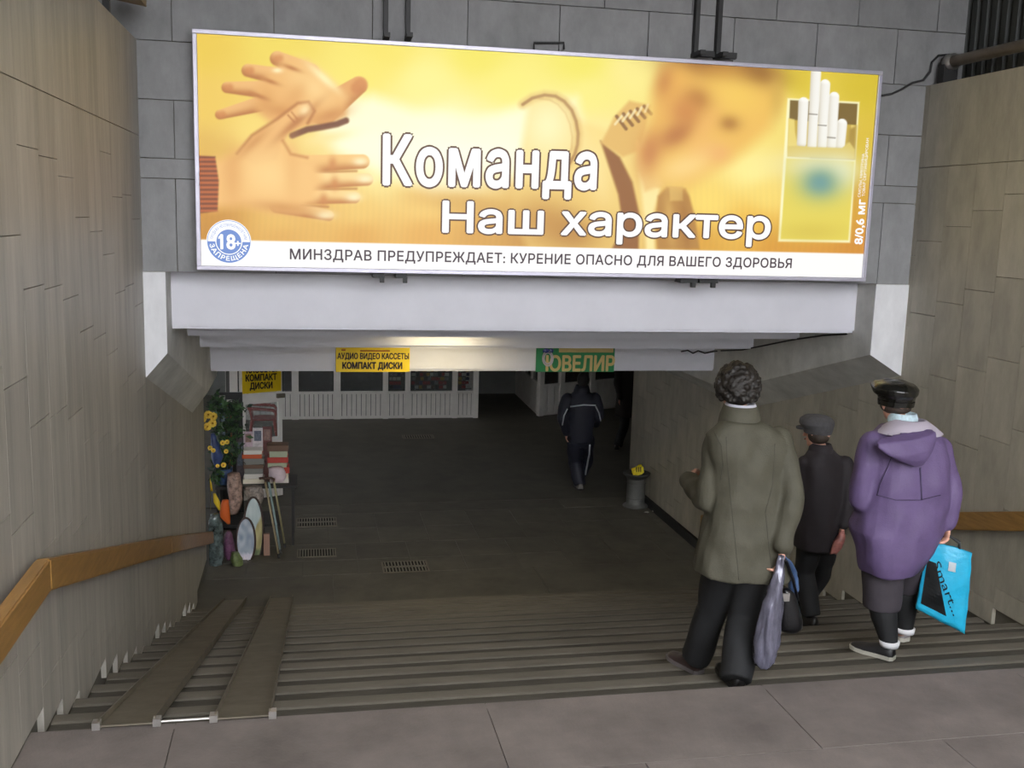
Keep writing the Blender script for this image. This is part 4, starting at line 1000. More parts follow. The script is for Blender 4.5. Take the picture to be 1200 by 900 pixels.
# assorted wrapped goods below the flowers
def lump(name, label, cat, pts, wpx, Y, m, depth=.05, amp=.02, sc=18, smooth_=True, grp=None):
    """stretched wrapped bundle through pixel centre points with pixel half widths"""
    rings = []
    for (px, py), w2 in zip(pts, wpx):
        c = g(px, py, Y); rx = (g(px + w2, py, Y) - c).x; rings.append(ering(c, rx, min(depth, rx * 1.2), n=14))
    bm = bmesh.new(); loft(bm, rings); bmesh.ops.subdivide_edges(bm, edges=bm.edges[:], cuts=1, use_grid_fill=True)
    for v in bm.verts: v.co += Vector(noise.noise_vector(v.co * sc)) * amp
    for v in bm.verts: v.co.x = max(v.co.x, XL + .012)
    return tag(fin(name, bm, m, None, smooth_), label, cat, grp)
m_cel = mat('cellophane_grey', S(92, 104, 104), .12, var=.95, nscale=14, obj_coords=False, spec=.8)
lump('wrapped_bouquet', 'bouquet wrapped in shiny clear film standing by the left wall', 'bouquet', [(252, 602), (251, 615), (252, 635), (253, 652), (253, 667)], [5, 9, 9, 10, 7], 11.62, m_cel, .07, .03, 16)
lump('bag', 'small purple bag with white streaks between bouquet and oval picture', 'bag', [(268, 622), (268, 632), (269, 645), (269, 655)], [3, 6, 7, 5], 11.68, mat('purple_bag', S(110, 72, 100), .3, var=.6, nscale=20), .06, .015)
lump('green_bag', 'small green and brown bag on the floor under the oval picture', 'bag', [(276, 648), (277, 655), (279, 663)], [5, 7, 6], 11.57, mat('green_bag', S(110, 124, 76), .5, var=.5, nscale=16), .06, .015)
lump('orange_wrap', 'orange paper cone standing among the stall goods', 'wrapping', [(264, 586), (263, 596), (264, 606), (268, 614)], [4, 6, 6, 2], 11.95, mat('orange_paper', S(206, 96, 36), .5), .04, .006)
for i, (p_, lab) in enumerate(((((241, 556), (244, 566), (248, 575)), 'upper yellow curved plastic leaf by the left wall'), (((240, 573), (242, 586), (246, 598)), 'lower yellow curved plastic leaf by the left wall'), (((251, 578), (254, 588), (257, 598)), 'yellow curved plastic leaf next to the orange cone'))):
    lump('plastic_leaf', lab, 'ornament', p_, [1.6, 3.8, 1.2], 11.9, mat('leaf_yellow', S(228, 196, 48), .4), .03, .006, 18, True, 'yellow ornaments')
lump('toy_box', 'mottled pink and white bundle behind the orange cone', 'bundle', [(274, 555), (275, 570), (276, 585), (274, 602)], [7, 9, 8, 6], 12.1, mat('mottled_bundle', S(168, 140, 128), .5, var=.8, nscale=26), .08, .02, 24)
lump('blue_wrap', 'blue wrapped bundle in the middle of the flowers', 'bundle', [(249, 508), (251, 520), (254, 535), (254, 548)], [3, 6, 7, 3], 12.08, mat('blue_wrap', S(56, 72, 118), .4, var=.5, nscale=15), .05, .012)
lump('trinket_bundle', 'pale trinket bundle hanging under the book shelf', 'bundle', [(297, 570), (298, 578), (299, 588), (298, 596)], [10, 11, 9, 6], 12.13, mat('trinkets', S(150, 138, 130), .4, var=.8, nscale=30), .06, .02, 30)
lump('white_box_wrap', 'pinkish white paper parcel at the right end of the book shelf', 'parcel', [(323, 548), (325, 553), (326, 559), (325, 563)], [9, 10, 10, 8], 12.2, mat('parcel_pink', S(206, 188, 196), .5, var=.2, nscale=12), .08, .008)
boxobj('t', 0, .1, 0, .1, 0, .1, m_kw); bpy.data.objects.remove(bpy.data.objects['t'])
a_ = g(309, 653, 11.85); b_ = g(316, 626, 11.85)
bm = bmesh.new(); box(bm, a_.x, b_.x, 11.85, 11.9, a_.z if a_.z > FL else FL + .002, b_.z); tag(fin('board', bm, mat('board_pink', S(150, 116, 100), .6)), 'narrow pinkish brown board standing right of the tall oval picture', 'board')
for i, (px, py, hpx, c_, lab) in enumerate(((261, 482, 30, S(120, 130, 160), 'slim bluish box standing upright behind the flowers'), (269, 484, 24, S(150, 96, 60), 'slim brown box standing upright behind the flowers'))):
    a_ = g(px, py, 12.7); h_ = a_.z - g(px, py + hpx, 12.7).z
    o = thing('slim_box', lab, 'box', (a_.x, 12.68, zsh), 'slim boxes behind the flowers'); boxobj('carton', a_.x - .03, a_.x + .03, 12.62, 12.7, zsh + .001, a_.z + h_ * .5, mat('slim_%d' % i, c_, .5, var=.4, nscale=20), o); boxobj('lid', a_.x - .032, a_.x + .032, 12.618, 12.702, a_.z + h_ * .5, a_.z + h_ * .5 + .04, mat('slim_lid', S(180, 176, 170), .5), o)

# ================================================================== people
from mathutils.bvhtree import BVHTree
def rotz(a): return Matrix.Rotation(a, 3, 'Z')
def tcap(bm, p0, p1, r0, r1, sub=2):
    p0 = Vector(p0); p1 = Vector(p1)
    tube(bm, [p0, p0.lerp(p1, .5), p1], [r0, (r0 + r1) / 2, r1], 14); ball(bm, p0, r0, sub=sub); ball(bm, p1, r1, sub=sub)
def chain(bm, pts, rs):
    for (a, b), (ra, rb) in zip(zip(pts, pts[1:]), zip(rs, rs[1:])): tcap(bm, a, b, ra, rb)
def hand(bm, wr, d, nrm, thumb, curl=.9, k=1.0):
    """wrist, pointing direction, palm normal (fingers curl to it), thumb side"""
    d = Vector(d).normalized(); nrm = Vector(nrm); nrm = (nrm - d * nrm.dot(d)).normalized(); sd = d.cross(nrm); sd = sd if sd.dot(Vector(thumb)) > 0 else -sd
    wr = Vector(wr); pc = wr + d * .048 * k
    M = Matrix((sd, d, nrm)).transposed(); ball(bm, pc, .036 * k, .048 * k, .016 * k, rot=M); tcap(bm, wr - d * .02, wr + d * .02, .025 * k, .023 * k)
    for i, L_ in enumerate((.068, .078, .074, .06)):
        b0 = wr + d * .085 * k + sd * (.027 - .018 * i) * k; a1 = curl * .6; p = [b0]
        for j, f in enumerate((.45, .3, .25)):
            a1 += curl * (.45 if j else 0); p.append(p[-1] + (d * math.cos(a1) + nrm * math.sin(a1)) * L_ * f * k * 1.15)
        chain(bm, p, [.0088 * k, .0084 * k, .0078 * k, .0066 * k])
    t0 = wr + d * .03 * k + sd * .028 * k; chain(bm, [t0, t0 + (sd * .6 + d * .8 + nrm * .2) * .034 * k, t0 + (sd * .55 + d * 1.5 + nrm * .7) * .034 * k], [.0125 * k, .0105 * k, .0085 * k])
def shoe(name, heel, d, L_, m, parent, sole=None, h=.085, w_=.045):
    heel = Vector(heel); d = Vector((d[0], d[1], 0)).normalized(); s_ = Vector((d.y, -d.x, 0)); rings = []
    for f, ww, hh in ((.0, .55, .75), (.06, .8, 1.0), (.25, .85, 1.05), (.42, .9, .85), (.62, 1.08, .62), (.82, 1.0, .52), (.95, .7, .42), (1.0, .35, .3)):
        c = heel + d * L_ * f; H_ = h * hh; W_ = w_ * ww; rings.append([c + s_ * W_ + Vector((0, 0, .012)), c + s_ * W_ * .95 + Vector((0, 0, H_ * .5)), c + s_ * W_ * .5 + Vector((0, 0, H_ * .95)), c + Vector((0, 0, H_)), c - s_ * W_ * .5 + Vector((0, 0, H_ * .95)), c - s_ * W_ * .95 + Vector((0, 0, H_ * .5)), c - s_ * W_ + Vector((0, 0, .012)), c + Vector((0, 0, .008))])
    bm = bmesh.new(); loft(bm, rings); bmesh.ops.subdivide_edges(bm, edges=bm.edges[:], cuts=1, use_grid_fill=True, smooth=.6); o = fin(name, bm, m, parent, True)
    bm = bmesh.new(); pts = []
    for f, ww in ((-.01, .5), (.05, .88), (.3, .9), (.62, 1.14), (.85, 1.02), (.98, .65), (1.02, .3)): pts.append((f, ww))
    loop = [heel + d * L_ * f + s_ * w_ * ww for f, ww in pts] + [heel + d * L_ * f - s_ * w_ * ww for f, ww in reversed(pts)]
    prism(bm, loop, (0, 0, .022)); fin('sole', bm, sole or m_black, o)
    return o
def rings_px(L_, Y, n=24, rot=0.0, p=2.4):
    out = []
    for r_ in L_:
        px, py, hw, ry = r_[:4]; dy = r_[4] if len(r_) > 4 else 0; tl = r_[5] if len(r_) > 5 else (0, 0)
        c = atY(px, py, Y + dy); rx = (atY(px + hw, py, Y + dy) - c).length; out.append(ering(c, rx, ry, rot, n, tl, p))
    return out
def surf(tree, px, py, off=.006):
    d = ray(px, py).normalized(); hit, nn, _, _ = tree.ray_cast(CPOS, d)
    return (hit + nn * off) if hit is not None else None
def tree_of(*objs):
    V = []; Fc = []
    for o in objs:
        b = len(V); V += [o.matrix_world @ v.co for v in o.data.vertices]; Fc += [[b + i for i in p.vertices] for p in o.data.polygons]
    return BVHTree.FromPolygons(V, Fc)
def seam(name, tree, pxs_, m, parent, rad=.004, n=10, off=.002):
    P = []
    for (a, b) in zip(pxs_, pxs_[1:]):
        for t_ in np.linspace(0, 1, n): q_ = surf(tree, a[0] + (b[0] - a[0]) * t_, a[1] + (b[1] - a[1]) * t_, off); P.append(q_) if q_ is not None else None
    P = [p for i, p in enumerate(P) if i == 0 or (p - P[i - 1]).length > .004]
    if len(P) < 2: return None
    bm = bmesh.new(); tube(bm, P, rad, 6); return fin(name, bm, m, parent, True)
m_skin = mat('skin', S(214, 160, 138), .5, var=.1, nscale=12)
def head_parts(bm, c, h, R_=None, k=1.0):
    R_ = R_ or rotz(h); f = R_ @ Vector((0, 1, 0)); s_ = R_ @ Vector((1, 0, 0)); c = Vector(c); up = R_ @ Vector((0, 0, 1))
    ball(bm, c + up * .02 * k - f * .01, .074 * k, .092 * k, .092 * k, rot=R_, sub=3); ball(bm, c - up * .045 * k + f * .02 * k, .056 * k, .066 * k, .066 * k, rot=R_)
    ball(bm, c - up * .085 * k + f * .055 * k, .028 * k, .026 * k, .024 * k, rot=R_)
    chain(bm, [c + f * .088 * k + up * .012 * k, c + f * .108 * k - up * .028 * k], [.009 * k, .014 * k])
    for q in (-1, 1): ball(bm, c + s_ * q * .077 * k - up * .01 * k - f * .005, .012 * k, .02 * k, .03 * k, rot=R_)
    ball(bm, c + f * .078 * k - up * .056 * k, .024 * k, .014 * k, .008 * k, rot=R_)
def face_parts(o, c, h, R_=None, k=1.0):
    R_ = R_ or rotz(h); f = R_ @ Vector((0, 1, 0)); s_ = R_ @ Vector((1, 0, 0)); up = R_ @ Vector((0, 0, 1)); c = Vector(c)
    for q in (-1, 1):
        bm = bmesh.new(); ball(bm, c + s_ * q * .03 * k + f * .079 * k + up * .008 * k, .011 * k); fin('eye', bm, mat('eye_white', S(225, 222, 215), .3), o, True)
        bm = bmesh.new(); ball(bm, c + s_ * q * .03 * k + f * .083 * k + up * .026 * k, .018 * k, .006, .005); fin('eyebrow', bm, mat('brow', S(50, 40, 34), .7), o, True)
    bm = bmesh.new(); ball(bm, c + f * .088 * k - up * .056 * k, .02 * k, .006, .006 * k); fin('mouth', bm, mat('lips', S(150, 84, 78), .5), o, True)
def body_mesh(o, J, h, voxel, hands_, skin=m_skin, headR=None, k=1.0):
    bm = bmesh.new(); head_parts(bm, J['head'], h, headR, k)
    R_ = rotz(h); pel = (J['hipL'] + J['hipR']) / 2; shm = (J['shL'] + J['shR']) / 2; sw = (J['shL'] - J['shR']).length / 2
    tcap(bm, J['neck'], J['head'] - Vector((0, 0, .05)), .052 * k, .048 * k)
    loft(bm, [ering(pel - Vector((0, 0, .08)), .12 * k, .09 * k, h), ering(pel, .15 * k, .105 * k, h), ering(pel.lerp(shm, .35), .12 * k, .09 * k, h), ering(pel.lerp(shm, .75), .15 * k, .1 * k, h), ering(shm, sw * .85, .075 * k, h), ering(J['neck'], .05 * k, .05 * k, h)])
    for s_ in 'LR':
        chain(bm, [shm.lerp(J['sh' + s_], .6), J['sh' + s_], J['el' + s_], J['wr' + s_]], [.06 * k, .052 * k, .04 * k, .027 * k])
        chain(bm, [J['hip' + s_], J['kn' + s_], J['an' + s_]], [.085 * k, .055 * k, .036 * k])
        chain(bm, [J['an' + s_], J['an' + s_] + R_ @ Vector((0, .03, -.035))], [.034 * k, .03 * k])
        hd = hands_[s_]; hand(bm, J['wr' + s_], hd[0], hd[1], hd[2], hd[3] if len(hd) > 3 else .8, k)
    b = remesh('body', bm, voxel, skin, o, 2); face_parts(o, J['head'], h, headR, k); return b
def legs(name, J, m, o, rs=(.095, .075, .065), extra=.0, wr=.012):
    bm = bmesh.new(); pel = (J['hipL'] + J['hipR']) / 2
    loft(bm, [ering(pel + Vector((0, 0, .1)), .16, .12), ering(pel, .165, .125), ering(pel - Vector((0, 0, .09)), .13, .1)])
    for s_ in 'LR':
        a = J['an' + s_]; e = a + (a - J['kn' + s_]).normalized() * extra
        tube(bm, [J['hip' + s_] + Vector((0, 0, .03)), J['hip' + s_].lerp(J['kn' + s_], .5), J['kn' + s_], J['kn' + s_].lerp(e, .5), e], [rs[0], (rs[0] + rs[1]) / 2 + .004, rs[1], (rs[1] + rs[2]) / 2, rs[2]], 16); ball(bm, J['hip' + s_], rs[0])
    return remesh(name, bm, .011, m, o, 3, (wr, (9, 9, 5)))
V3 = Vector

# ---------------------------------------------------------------- man in the olive coat
HD = 0.06
cm = thing('person', 'person with curly dark hair in a long olive brown coat carrying two bags', 'person', (2.06, 4.6, -R))
Yc = 4.57
J = dict(head=atY(863, 455, 4.63), neck=atY(866, 492, 4.6), shL=atY(842, 516, 4.59), shR=atY(914, 514, 4.57), elL=atY(829, 588, 4.6), wrL=atY(809, 564, 4.88), elR=atY(929, 580, 4.46), wrR=atY(917, 641, 4.40),
         hipL=atY(853, 640, 4.6), hipR=atY(885, 640, 4.57), knL=atY(835, 712, 4.80), anL=V3((2.05, 4.90, -.246 + .115)), knR=atY(872, 722, 4.62), anR=V3((2.075, 4.455, -.123 + .085)))
body_mesh(cm, J, HD, .0065, dict(L=((.35, .9, .1), (.8, -.3, -.3), (0, .2, 1), 1.0), R=((-.03, .03, -1), (-1, .2, 0), (0, 1, 0), 1.3)))
m_coat = mat('coat_olive', S(74, 71, 59), .72, var=.16, nscale=14, bump=.25, bscale=160, spec=.35)
bm = bmesh.new()
loft(bm, rings_px([(867, 493, 21, .085), (870, 500, 33, .1), (873, 509, 44, .115), (876, 522, 47, .125), (877, 545, 45, .135), (877, 575, 44, .135), (876, 605, 47, .15), (872, 632, 51, .16), (869, 655, 54, .17), (867, 672, 55, .175, 0, (-.10, 0))], Yc, rot=HD))
for s_, rs in (('L', (.068, .066, .060, .056)), ('R', (.066, .064, .057, .052))):
    sh, el, wr = J['sh' + s_], J['el' + s_], J['wr' + s_]; chain(bm, [sh, sh.lerp(el, .5), el, el.lerp(wr, 1.0 if s_ == 'L' else .96)], rs)
coat = remesh('coat', bm, .009, m_coat, cm, 3, (.016, (11, 11, 8)))
tr = tree_of(coat); m_seam = mat('coat_seam', S(60, 57, 47), .8)
seam('seam', tr, [(851, 512), (852, 540), (857, 590), (862, 640), (866, 680)], m_seam, cm, .002, 10, .0005); seam('seam', tr, [(908, 520), (905, 570), (897, 600), (901, 640), (906, 680)], m_seam, cm, .002, 10, .0005)
seam('armhole_seam', tr, [(836, 505), (845, 522), (847, 545), (845, 562)], m_seam, cm, .0025, 10, .0005)
# collar and shirt
def collar(name, c, R0, R1, h0, h1, rot, m, o, th=.012):
    bm = bmesh.new(); c = V3(c); a = [ering(c + V3((0, 0, h0)), R0[0], R0[1], rot), ering(c + V3((0, 0, (h0 + h1) / 2)), (R0[0] + R1[0]) / 2 + .004, (R0[1] + R1[1]) / 2 + .004, rot), ering(c + V3((0, 0, h1)), R1[0], R1[1], rot), ering(c + V3((0, 0, h1)), R1[0] - th, R1[1] - th, rot), ering(c + V3((0, 0, h0)), R0[0] - th, R0[1] - th, rot)]
    loft(bm, a, cap=False); return fin(name, bm, m, o, True)
nk = atY(867, 489, 4.6)
collar('collar', nk, (.108, .104), (.082, .084), -.035, .06, HD, m_coat, cm); collar('shirt_collar', nk, (.08, .082), (.072, .076), .03, .071, HD, mat('shirt_white', S(176, 174, 184), .6), cm, .008)
# curly hair
rd = random.Random(5); bm = bmesh.new(); hc = J['head'] + V3((0, -.014, .006)); ball(bm, hc + V3((0, -.005, .015)), .094, .107, .105, sub=3)
for k in range(330):
    v = V3((rd.gauss(0, 1), rd.gauss(0, 1), rd.gauss(0, 1))).normalized()
    if v.y > .45 and v.z < .35: continue
    if v.z < -.62: continue
    ball(bm, hc + V3((v.x * .098, v.y * .112, v.z * .108 + .01)), rd.uniform(.012, .02), sub=1)
hair = remesh('hair', bm, .0055, mat('hair_dark_brown', S(30, 24, 19), .55, var=.5, nscale=40, bump=.6, bscale=120), cm, 1)
m_trs = mat('trousers_black', S(26, 26, 28), .8, var=.2, nscale=12)
legs('trousers', J, m_trs, cm, (.098, .086, .080), .05)
shoe('shoe', V3((2.075, 4.41, -.123)), (.05, 1), .27, mat('shoe_black', S(24, 22, 22), .4), cm); shoe('shoe', V3((2.055, 4.86, -.246)), (-.35, 1), .26, mat('shoe_brown', S(58, 44, 42), .3), cm, mat('sole_grey', S(110, 104, 104), .6))

# bags held by the man
def hang_bag(name, label, cat, rows_, Y, m, dep, amp, sc, o=None):
    rings = [ering(atY(px, py, Y + dy), (atY(px + hw, py, Y + dy) - atY(px, py, Y + dy)).length, dd, .15, 20) for px, py, hw, dd, dy in rows_]
    bm = bmesh.new(); loft(bm, rings); bmesh.ops.subdivide_edges(bm, edges=bm.edges[:], cuts=2, use_grid_fill=True)
    bm.normal_update()
    for v in bm.verts: v.co += v.normal * amp * (abs(noise.noise(V3((v.co.x * sc, v.co.y * sc, v.co.z * sc * .25)))) * 2 - .5)
    return fin(name, bm, m, o, True)
sb = thing('plastic_bag', 'silvery grey plastic bag hanging from the right hand of the person in the olive coat', 'bag', atY(898, 780, 4.36))
hang_bag('sack', '', '', [(916, 652, 2.5, .012, 0), (914, 665, 4, .018, 0), (911, 680, 7, .03, 0), (906, 705, 11, .045, 0), (902, 730, 13, .055, 0), (898, 755, 14, .06, 0), (895, 772, 11, .055, 0), (893, 780, 6, .04, 0)], 4.36, mat('silver_film', S(108, 106, 122), .2, metal=.25, var=.5, nscale=22, stretch=(1, 1, .3), spec=.8, bump=.8, bscale=30), .05, .012, 26, sb)
bm = bmesh.new(); a_ = atY(917, 656, 4.38); tube(bm, [a_, a_ + V3((.012, .02, .05)), a_ + V3((.004, .03, .075)), a_ + V3((-.01, .035, .04)), a_ + V3((-.004, .03, .0))], .006, 6); fin('handle', bm, MATS['silver_film'], sb, True)
hb = thing('handbag', 'black leather handbag hanging beside the silvery plastic bag', 'handbag', atY(928, 738, 4.46))
m_lea = mat('black_leather', S(20, 19, 21), .28, bump=.2, bscale=60)
hang_bag('body', '', '', [(921, 690, 4, .02, 0), (923, 696, 8, .035, 0), (925, 712, 12, .045, 0), (926, 728, 14.5, .05, 0), (926, 736, 14, .045, 0), (926, 740, 8, .03, 0)], 4.46, m_lea, .05, .004, 14, hb)
bm = bmesh.new(); tube(bm, [atY(916, 698, 4.46), atY(914, 672, 4.43), atY(917, 655, 4.40), atY(921, 658, 4.41), atY(929, 678, 4.45), atY(935, 704, 4.46)], .008, 8); fin('strap', bm, m_lea, hb, True)
bm = bmesh.new(); obox(bm, atY(921, 700, 4.41), (.018, 0, 0), (0, .004, 0), (0, 0, .02)); fin('buckle', bm, m_chrome, hb)
bl = thing('plastic_bag', 'small blue plastic bag half hidden behind the black handbag', 'bag', atY(929, 700, 4.56))
hang_bag('sack', '', '', [(919, 652, 1.5, .01, 0), (924, 658, 3, .012, .04), (928, 666, 4, .02, .1), (930, 678, 5, .03, .14), (930, 690, 5, .03, .14), (929, 698, 3, .02, .14)], 4.42, mat('blue_film', S(70, 92, 130), .35), .03, .005, 24, bl)

# ---------------------------------------------------------------- woman in purple
pw = thing('person', 'person in a hooded purple jacket and black leather cap carrying a blue shopping bag', 'person', (3.2, 4.95, -2 * R))
Yp = 4.97; HP = 0.05
J = dict(head=atY(1050, 472, 5.0), neck=atY(1054, 500, 4.97), shL=atY(1022, 522, 4.97), shR=atY(1100, 526, 4.97), elL=atY(1009, 585, 4.98), wrL=atY(1024, 604, 5.2), elR=atY(1112, 578, 4.92), wrR=atY(1111, 614, 4.90),
         hipL=atY(1035, 645, 5.0), hipR=atY(1062, 645, 5.0), knL=atY(1033, 705, 4.98), anL=V3((3.2, 4.93, -2 * R + .09)), knR=atY(1060, 695, 5.12), anR=atY(1060, 737, 5.12))
body_mesh(pw, J, HP, .0065, dict(L=((.3, .9, 0), (1, 0, 0), (0, 0, 1)), R=((0, .05, -1), (-1, .2, 0), (0, 1, 0), 1.4)), k=.96)
m_pur = mat('jacket_purple', S(96, 78, 116), .65, var=.14, nscale=9, bump=.2, bscale=120)
bm = bmesh.new()
loft(bm, rings_px([(1056, 500, 22, .09), (1059, 507, 36, .115), (1061, 517, 44, .135), (1062, 535, 45, .16), (1061, 560, 46, .18), (1057, 590, 47, .19), (1051, 620, 47.5, .195), (1047, 640, 41, .185), (1043, 655, 35, .17), (1041, 664, 31, .155), (1040, 668, 29, .15)], Yp, rot=HP))
for s_, rs in (('L', (.078, .078, .07, .058)), ('R', (.076, .074, .064, .052))):
    sh, el, wr = J['sh' + s_], J['el' + s_], J['wr' + s_]; chain(bm, [sh, sh.lerp(el, .5), el, el.lerp(wr, .92)], rs)
jk = remesh('jacket', bm, .010, m_pur, pw, 3, (.02, (9, 9, 7)))
tr = tree_of(jk)
# hood: light lining collar, hanging hood bag, back yoke and pleat
nk = atY(1058, 498, 4.97); m_lin = mat('hood_lining', S(176, 166, 178), .75)
collar('hood_lining', nk + V3((.012, -.05, -.01)), (.185, .15), (.085, .075), -.02, .05, HP, m_lin, pw, .015)
bm = bmesh.new(); rings = []
for px, py, hw, dy, ry in ((1060, 507, 32, -.16, .02), (1062, 512, 35, -.195, .035), (1063, 519, 35, -.20, .045), (1066, 528, 28, -.215, .04), (1071, 537, 17, -.215, .03), (1074, 545, 7, -.20, .018)):
    rings.append([p + V3((0, .0, 0)) for p in rings_px([(px, py, hw, ry, dy, (.12, .3))], Yp, 20, HP)[0]])
loft(bm, rings); remesh('hood', bm, .008, m_pur, pw, 3, (.006, (12, 12, 12)))
seam('hood_edge', tree_of(bpy.data.objects[pw.children[-1].name]), [(1027, 514), (1045, 520), (1062, 519), (1085, 512), (1094, 507)], mat('purple_dark', S(62, 50, 78), .8), pw, .004)
m_pd = MATS['purple_dark']
seam('yoke_seam', tr, [(1027, 580), (1050, 586), (1078, 586), (1102, 580)], m_pd, pw, .002); seam('armhole_seam', tr, [(1046, 532), (1040, 548), (1032, 566), (1028, 580)], m_pd, pw, .003)
seam('pleat', tr, [(1078, 548), (1079, 566), (1080, 586)], m_pd, pw, .005)
collar('scarf', nk + V3((-.005, 0, .018)), (.078, .08), (.07, .074), .0, .05, HP, mat('scarf_pale_blue', S(186, 206, 214), .7, var=.35, nscale=40), pw, .01)
# leather cap
bm = bmesh.new(); hc = J['head'] + V3((0, 0, .065)); M = Matrix.Rotation(-.08, 3, 'X')
loft(bm, [ering(hc + V3((0, 0, -.075)), .088, .1, HP), ering(hc + V3((0, 0, -.03)), .093, .105, HP), ering(hc + V3((-.005, .01, -.01)), .118, .13, HP, tilt=(0, .05)), ering(hc + V3((-.008, .012, .02)), .124, .136, HP, tilt=(0, .05)), ering(hc + V3((-.008, .012, .042)), .105, .115, HP, tilt=(0, .05)), ering(hc + V3((-.005, .01, .054)), .06, .07, HP, tilt=(0, .05))])
m_cap = mat('cap_leather', S(22, 22, 20), .22, var=.3, nscale=20, bump=.25, bscale=50, spec=.7)
cap_ = remesh('cap', bm, .006, m_cap, pw, 3, (.006, (16, 16, 16)))
bm = bmesh.new(); loft(bm, [ering(hc + V3((0, 0, -.078)), .091, .103, HP), ering(hc + V3((0, 0, -.05)), .094, .106, HP)], cap=False); fin('cap_band', bm, m_cap, cap_, True)
bm = bmesh.new(); ball(bm, hc + V3((0, .0, -.085)), .084, .094, .045); remesh('hair', bm, .008, mat('hair_short', S(60, 48, 40), .7, var=.4, nscale=40), pw, 1)
# skirt-like shorts, dark stockings, shoes
bm = bmesh.new(); pel = (J['hipL'] + J['hipR']) / 2
loft(bm, [ering(pel + V3((0, 0, .06)), .19, .16), ering(pel, .195, .165), ering(pel - V3((0, 0, .1)), .17, .14)])
tube(bm, [J['hipL'], J['knL'] + V3((0, 0, .02)), J['knL'] + V3((0, 0, -.035))], [.125, .105, .10], 18); tube(bm, [J['hipR'], J['knR'] + V3((0, 0, .06)), J['knR'] + V3((0, 0, .03))], [.12, .10, .095], 18)
remesh('breeches', bm, .011, mat('breeches_grey', S(58, 52, 58), .85, var=.2, nscale=14), pw, 3, (.008, (10, 10, 6)))
bm = bmesh.new(); m_stk = mat('stockings_black', S(20, 20, 22), .7)
for s_ in 'LR': chain(bm, [J['kn' + s_], J['kn' + s_].lerp(J['an' + s_], .35), J['an' + s_] + V3((0, 0, .01))], [.076, .074, .05])
remesh('stockings', bm, .009, m_stk, pw, 2)
m_snk = mat('sneaker_black', S(28, 26, 28), .5); m_ws = mat('sole_pale', S(176, 172, 160), .6)
shoe('shoe', V3((3.215, 4.89, -2 * R)), (-.75, 1), .25, m_snk, pw, m_ws); fr_ = atY(1062, 752, 5.12); shoe('shoe', fr_, (-.2, 1), .24, mat('sneaker_grey', S(150, 142, 142), .5), pw, m_ws, .07)
for s_ in 'LR':
    bm = bmesh.new(); a_ = J['an' + s_]; loft(bm, [ering(a_ + V3((0, -.005, -.02)), .05, .052), ering(a_ + V3((0, -.005, .012)), .056, .058)], cap=True); fin('sock_cuff', bm, mat('sock_white', S(206, 204, 206), .8), pw, True)

# blue shopping bag
bg_ = thing('shopping_bag', 'bright blue shopping bag with black print and looped handles held by the person in purple', 'bag', atY(1105, 740, 5.0))
m_blue = mat('bag_blue', S(40, 168, 206), .35, var=.12, nscale=14, bump=.5, bscale=22)
tl_, tr_, br_, bl_ = atY(1088, 633, 4.94), atY(1139, 648, 4.82), atY(1131, 744, 4.82), atY(1073, 713, 4.94)
nb_ = (tr_ - tl_).cross(bl_ - tl_).normalized(); nb_ = nb_ if nb_.y > 0 else -nb_
bm = bmesh.new(); nu, nv_ = 12, 16; dep = .075
def bagpt(u, v, back):
    p = tl_.lerp(tr_, u).lerp(bl_.lerp(br_, u), v); bul = math.sin(PI * u) * math.sin(PI * min(1, v * 1.0)) ** .8 * .02
    w_ = V3(noise.noise_vector(p * 14)) * .008
    return p + (nb_ * (dep * (.35 + .65 * min(1, v * 1.6)) + bul) if back else -nb_ * bul) + w_
gf = [[bm.verts.new(bagpt(i / nu, j / nv_, 0)) for i in range(nu + 1)] for j in range(nv_ + 1)]; gb = [[bm.verts.new(bagpt(i / nu, j / nv_, 1)) for i in range(nu + 1)] for j in range(nv_ + 1)]
for j in range(nv_):
    for i in range(nu): bm.faces.new((gf[j][i], gf[j][i + 1], gf[j + 1][i + 1], gf[j + 1][i])); bm.faces.new((gb[j][i], gb[j + 1][i], gb[j + 1][i + 1], gb[j][i + 1]))
    bm.faces.new((gf[j][0], gf[j + 1][0], gb[j + 1][0], gb[j][0])); bm.faces.new((gf[j][nu], gb[j][nu], gb[j + 1][nu], gf[j + 1][nu]))
for i in range(nu): bm.faces.new((gf[nv_][i], gf[nv_][i + 1], gb[nv_][i + 1], gb[nv_][i]))
sack = fin('sack', bm, m_blue, bg_, True)
trb = tree_of(sack)
def patch(name, pts, m, off=.003, n=14):
    """flat print following the bag surface, triangulated grid inside a pixel polygon"""
    P = np.array(pts, float); x0, y0 = P.min(0); x1, y1 = P.max(0); bm = bmesh.new(); G = {}
    def corner(s_, t_):
        if len(pts) == 4: a = P[0] * (1 - s_) + P[1] * s_; b = P[3] * (1 - s_) + P[2] * s_
        else: a = P[0] * (1 - s_) + P[0] * s_; b = P[2] * (1 - s_) + P[1] * s_
        return a * (1 - t_) + b * t_
    for i in range(n + 1):
        for j in range(n + 1):
            c = corner(i / n, j / n); q_ = surf(trb, c[0], c[1], off)
            if q_ is not None: G[i, j] = bm.verts.new(q_)
    for i in range(n):
        for j in range(n):
            ks = [(i, j), (i + 1, j), (i + 1, j + 1), (i, j + 1)]
            if all(k in G for k in ks): bm.faces.new([G[k] for k in ks])
    bmesh.ops.remove_doubles(bm, verts=bm.verts[:], dist=.0004)
    return fin(name, bm, m, bg_)
m_bk = mat('print_black', S(12, 14, 16), .4)
patch('black_print', [(1087, 656), (1097, 660), (1109, 722), (1079, 707)], m_bk); patch('sticker', [(1112, 658), (1120.5, 660), (1119.5, 670.5), (1111, 668.5)], mat('sticker_grey', S(178, 186, 190), .5), .004, 4)
